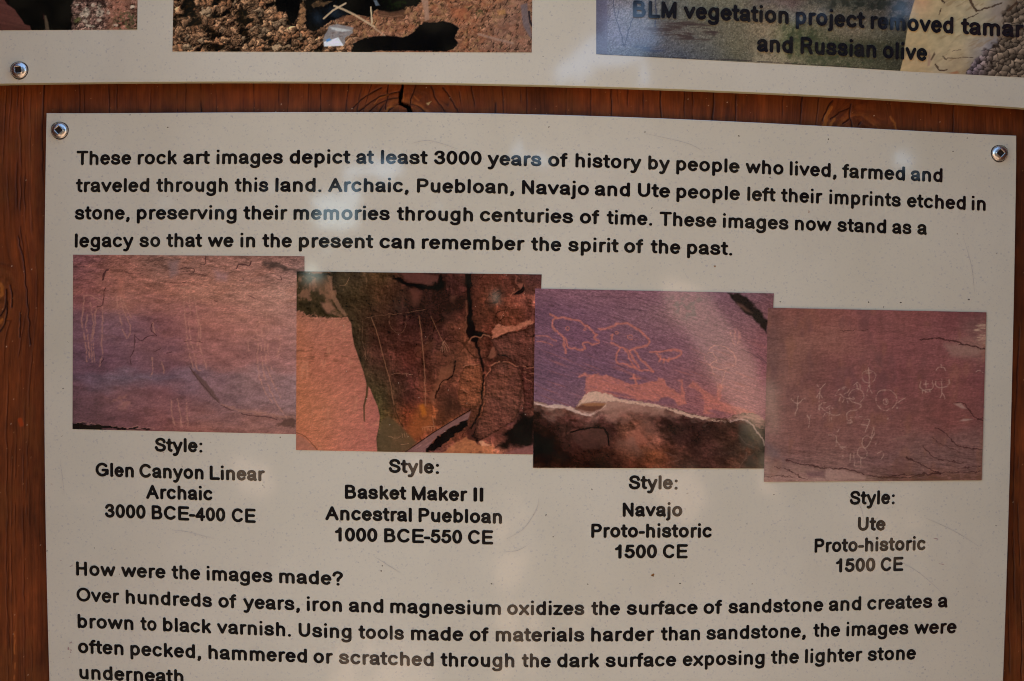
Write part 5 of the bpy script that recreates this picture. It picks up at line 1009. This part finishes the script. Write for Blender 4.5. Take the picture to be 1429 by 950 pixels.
for k, (x_, y_, a_, b2, r_) in enumerate(((95.5,905,1.5,1.8,0), (98.5,897,1.6,.8,-.3), (99,907,.9,1.0,0), (98.7,910,1.1,.7,.6), (99.5,896,.7,.9,0), (96.5,917,.5,.8,0), (99.5,789.5,2.4,.6,-.6), (85,782,.9,.4,.3), (1270,756.3,4.5,1.0,-.08), (1314,787,3.5,.6,.1), (1306,751.5,3.6,.7,.3), (228.5,631.5,.8,.8,0), (997.5,371.2,1.3,1.1,0))):
    blob(x_, y_, a_, b2, rustp if k != 12 else rust, 10+k, name='smudge', rot=r_)
for k, (x_, y_, r_) in enumerate(((157.5,376.5,1.0), (532,796.5,1.1), (686,814.5,1.1), (762,718.5,1.1), (772,749,.9), (949,814,1.1), (820,815,1.0), (1080,690,.9), (1257,422,1.2), (1352,418,1.3), (1212,421.5,1.1), (1089,421,1.0), (234,177.5,1.1), (1156,194,1.1), (1330,211,.9), (766,177,1.0), (900,184,1.0), (1031,189.5,1.1))):
    blob(x_, y_, r_, r_*.8, drop, 60+k, name='dirt_speck')
# ------------------------------------------------------------------ ground before the sign, with leaves and slabs added (seen only as faint reflections in its gloss)
def seen_in_gloss(px, py, depth):
    """point at distance depth in front of the sign whose mirror image lies at pixel px, py"""
    P = at(px, py, YL); d = P-CAM; d[..., 1] *= -1
    return P + d*((-depth-P[..., 1])/d[..., 1])[..., None]
def ground():
    mt, nt, bs = new_mat('scrubby_soil')
    P = N(nt, 'ShaderNodeNewGeometry').outputs['Position']; nz = N(nt, 'ShaderNodeTexNoise'); nz.inputs['Scale'].default_value = 1.3; nz.inputs['Detail'].default_value = 8; nt.links.new(P, nz.inputs['Vector'])
    cc = mixc(nt, nz.outputs[0], (.24, .15, .09), (.36, .23, .145)); nt.links.new(cc, bs.inputs['Base Color']); bs.inputs['Roughness'].default_value = .95
    n = 60; g = np.sign(np.linspace(-1, 1, n))*np.abs(np.linspace(-1, 1, n))**3*900
    X, Yg = np.meshgrid(g, g); Z = fb(X, Yg, 30, 30, 3, 2)*np.clip(np.hypot(X, Yg)/60-.1, 0, 3)*.5
    o = mesh_obj('ground', np.stack([X, Yg, Z], -1).reshape(-1, 3), quads(n, n), mt, smooth=True)
    if o.data.polygons[0].normal.z < 0: o.data.flip_normals()
    tag(o, 'scrubby soil in front of the sign', kind='structure')
ground()
def slabs():
    mt, nt, bs = new_mat('pale_slab')
    P = N(nt, 'ShaderNodeNewGeometry').outputs['Position']; nz = N(nt, 'ShaderNodeTexNoise'); nz.inputs['Scale'].default_value = 2.5; nz.inputs['Detail'].default_value = 6; nt.links.new(P, nz.inputs['Vector'])
    cc = mixc(nt, nz.outputs[0], (.36, .24, .16), (.50, .365, .265)); nt.links.new(cc, bs.inputs['Base Color']); bs.inputs['Roughness'].default_value = .9
    V, Fc = [], []
    for pts, dep in OUT:  # unseen slabs added, each outlined to reflect one glare patch
        q = np.array(spl(pts, 4, True)[:-1]); f = seen_in_gloss(q[:, 0], q[:, 1], dep); ctr = f.mean(0); n = len(f); o = len(V)
        V += list(f)+list(ctr+(f-ctr)*.8-[0, dep*.08, 0]); Fc.append(tuple(o+k for k in range(n)))
        for k in range(n): Fc.append((o+k, o+(k+1) % n, o+n+(k+1) % n, o+n+k))
    o = mesh_obj('glare_slab', V, Fc, mt); tag(o, 'added pale outcrops across from the sign', kind='structure')
OUT = [([(688,705),(700,684),(728,690),(752,722),(757,900),(744,1010),(692,1010),(690,850)], 3.6), ([(795,775),(812,776),(833,815),(834,850),(824,890),(803,915),(795,860)], 3.6),
       ([(470,905),(520,888),(590,900),(610,960),(560,1050),(460,1040)], 3.4), ([(1165,735),(1215,700),(1290,690),(1330,740),(1310,830),(1230,830),(1175,790)], 4.2),
       ([(925,392),(975,402),(1010,440),(1050,500),(1078,590),(1080,640),(1040,600),(1000,540),(965,470),(930,430)], 9), ([(1072,532),(1086,545),(1094,572),(1088,610),(1074,650),(1100,700),(1060,690),(1066,600)], 9),
       ([(560,640),(590,630),(600,660),(575,672)], 6), ([(905,650),(960,655),(985,690),(960,740),(920,700)], 5.4), ([(325,640),(385,650),(380,700),(330,690)], 5.6)]
slabs()
def woods():
    mt, nt, bs = new_mat('dark_foliage'); bs.inputs['Base Color'].default_value = (.026, .022, .013, 1); bs.inputs['Roughness'].default_value = .9; bs.inputs['Specular IOR Level'].default_value = .1
    rs = np.random.RandomState(8); n = 60000
    px = np.where(np.arange(n) < n*.55, rs.uniform(-500, 1900, n), rs.uniform(-900, 2400, n)); py = np.where(np.arange(n) < n*.55, rs.uniform(560, 1150, n), rs.uniform(-560, 600, n))  # low leaves added to darken the reflections in the sheet
    gap = np.zeros(n)  # openings shaped to let sky glare reach the sheet
    for gx, gy, rx, ry in ((470, 300, 62, 46), (520, 235, 70, 34), (430, 380, 36, 34), (735, 222, 60, 26), (700, 262, 30, 16), (872, 55, 74, 90), (1262, 10, 34, 44), (1130, 20, 44, 22), (150, -200, 200, 130), (-300, 60, 200, 200), (820, 100, 60, 26), (1330, 150, 24, 40), (640, -150, 160, 90), (1250, 240, 60, 18), (1700, -300, 160, 120)):
        gap = np.maximum(gap, 1.25-np.hypot((px-gx)/rx, (py-gy)/ry))
    keep = (gap+fb(px, py, 30, 30, 3, 3)*.25 < .45) & (py > -420+160*fb(px, py*0, 300, 1, 3, 5)); 
    for pts, _ in OUT: keep &= poly(px, py, spl(pts, 4, True)[:-1], 5) < .4
    px, py = px[keep], py[keep]; n = len(px)
    c0 = seen_in_gloss(px, py, 1.0); dep = np.where(py > 560, rs.uniform(3.2, 4.6, n), rs.uniform(11, 17, n)); base = at(px, py, YL); d = c0-base; c0 = base+d*(dep[:, None])
    c0[:, 2] = np.maximum(c0[:, 2], .05); s = rs.uniform(.16, .42, n)*np.where(py > 560, .14, 1)
    a_ = rs.randn(n, 3); a_[:, 1] *= .5; a_ /= np.linalg.norm(a_, axis=1)[:, None]; b2 = np.cross(a_, rs.randn(n, 3)*[.4, 1, .4]); b2 /= np.linalg.norm(b2, axis=1)[:, None]
    V = np.stack([c0-a_*s[:, None], c0-b2*s[:, None]*.6, c0+a_*s[:, None], c0+b2*s[:, None]*.6], 1).reshape(-1, 3)
    o = mesh_obj('woods', V, np.arange(4*n).reshape(-1, 4), mt); tag(o, 'dark woods across from the sign, unseen, shaped for its reflections', kind='stuff')
woods()
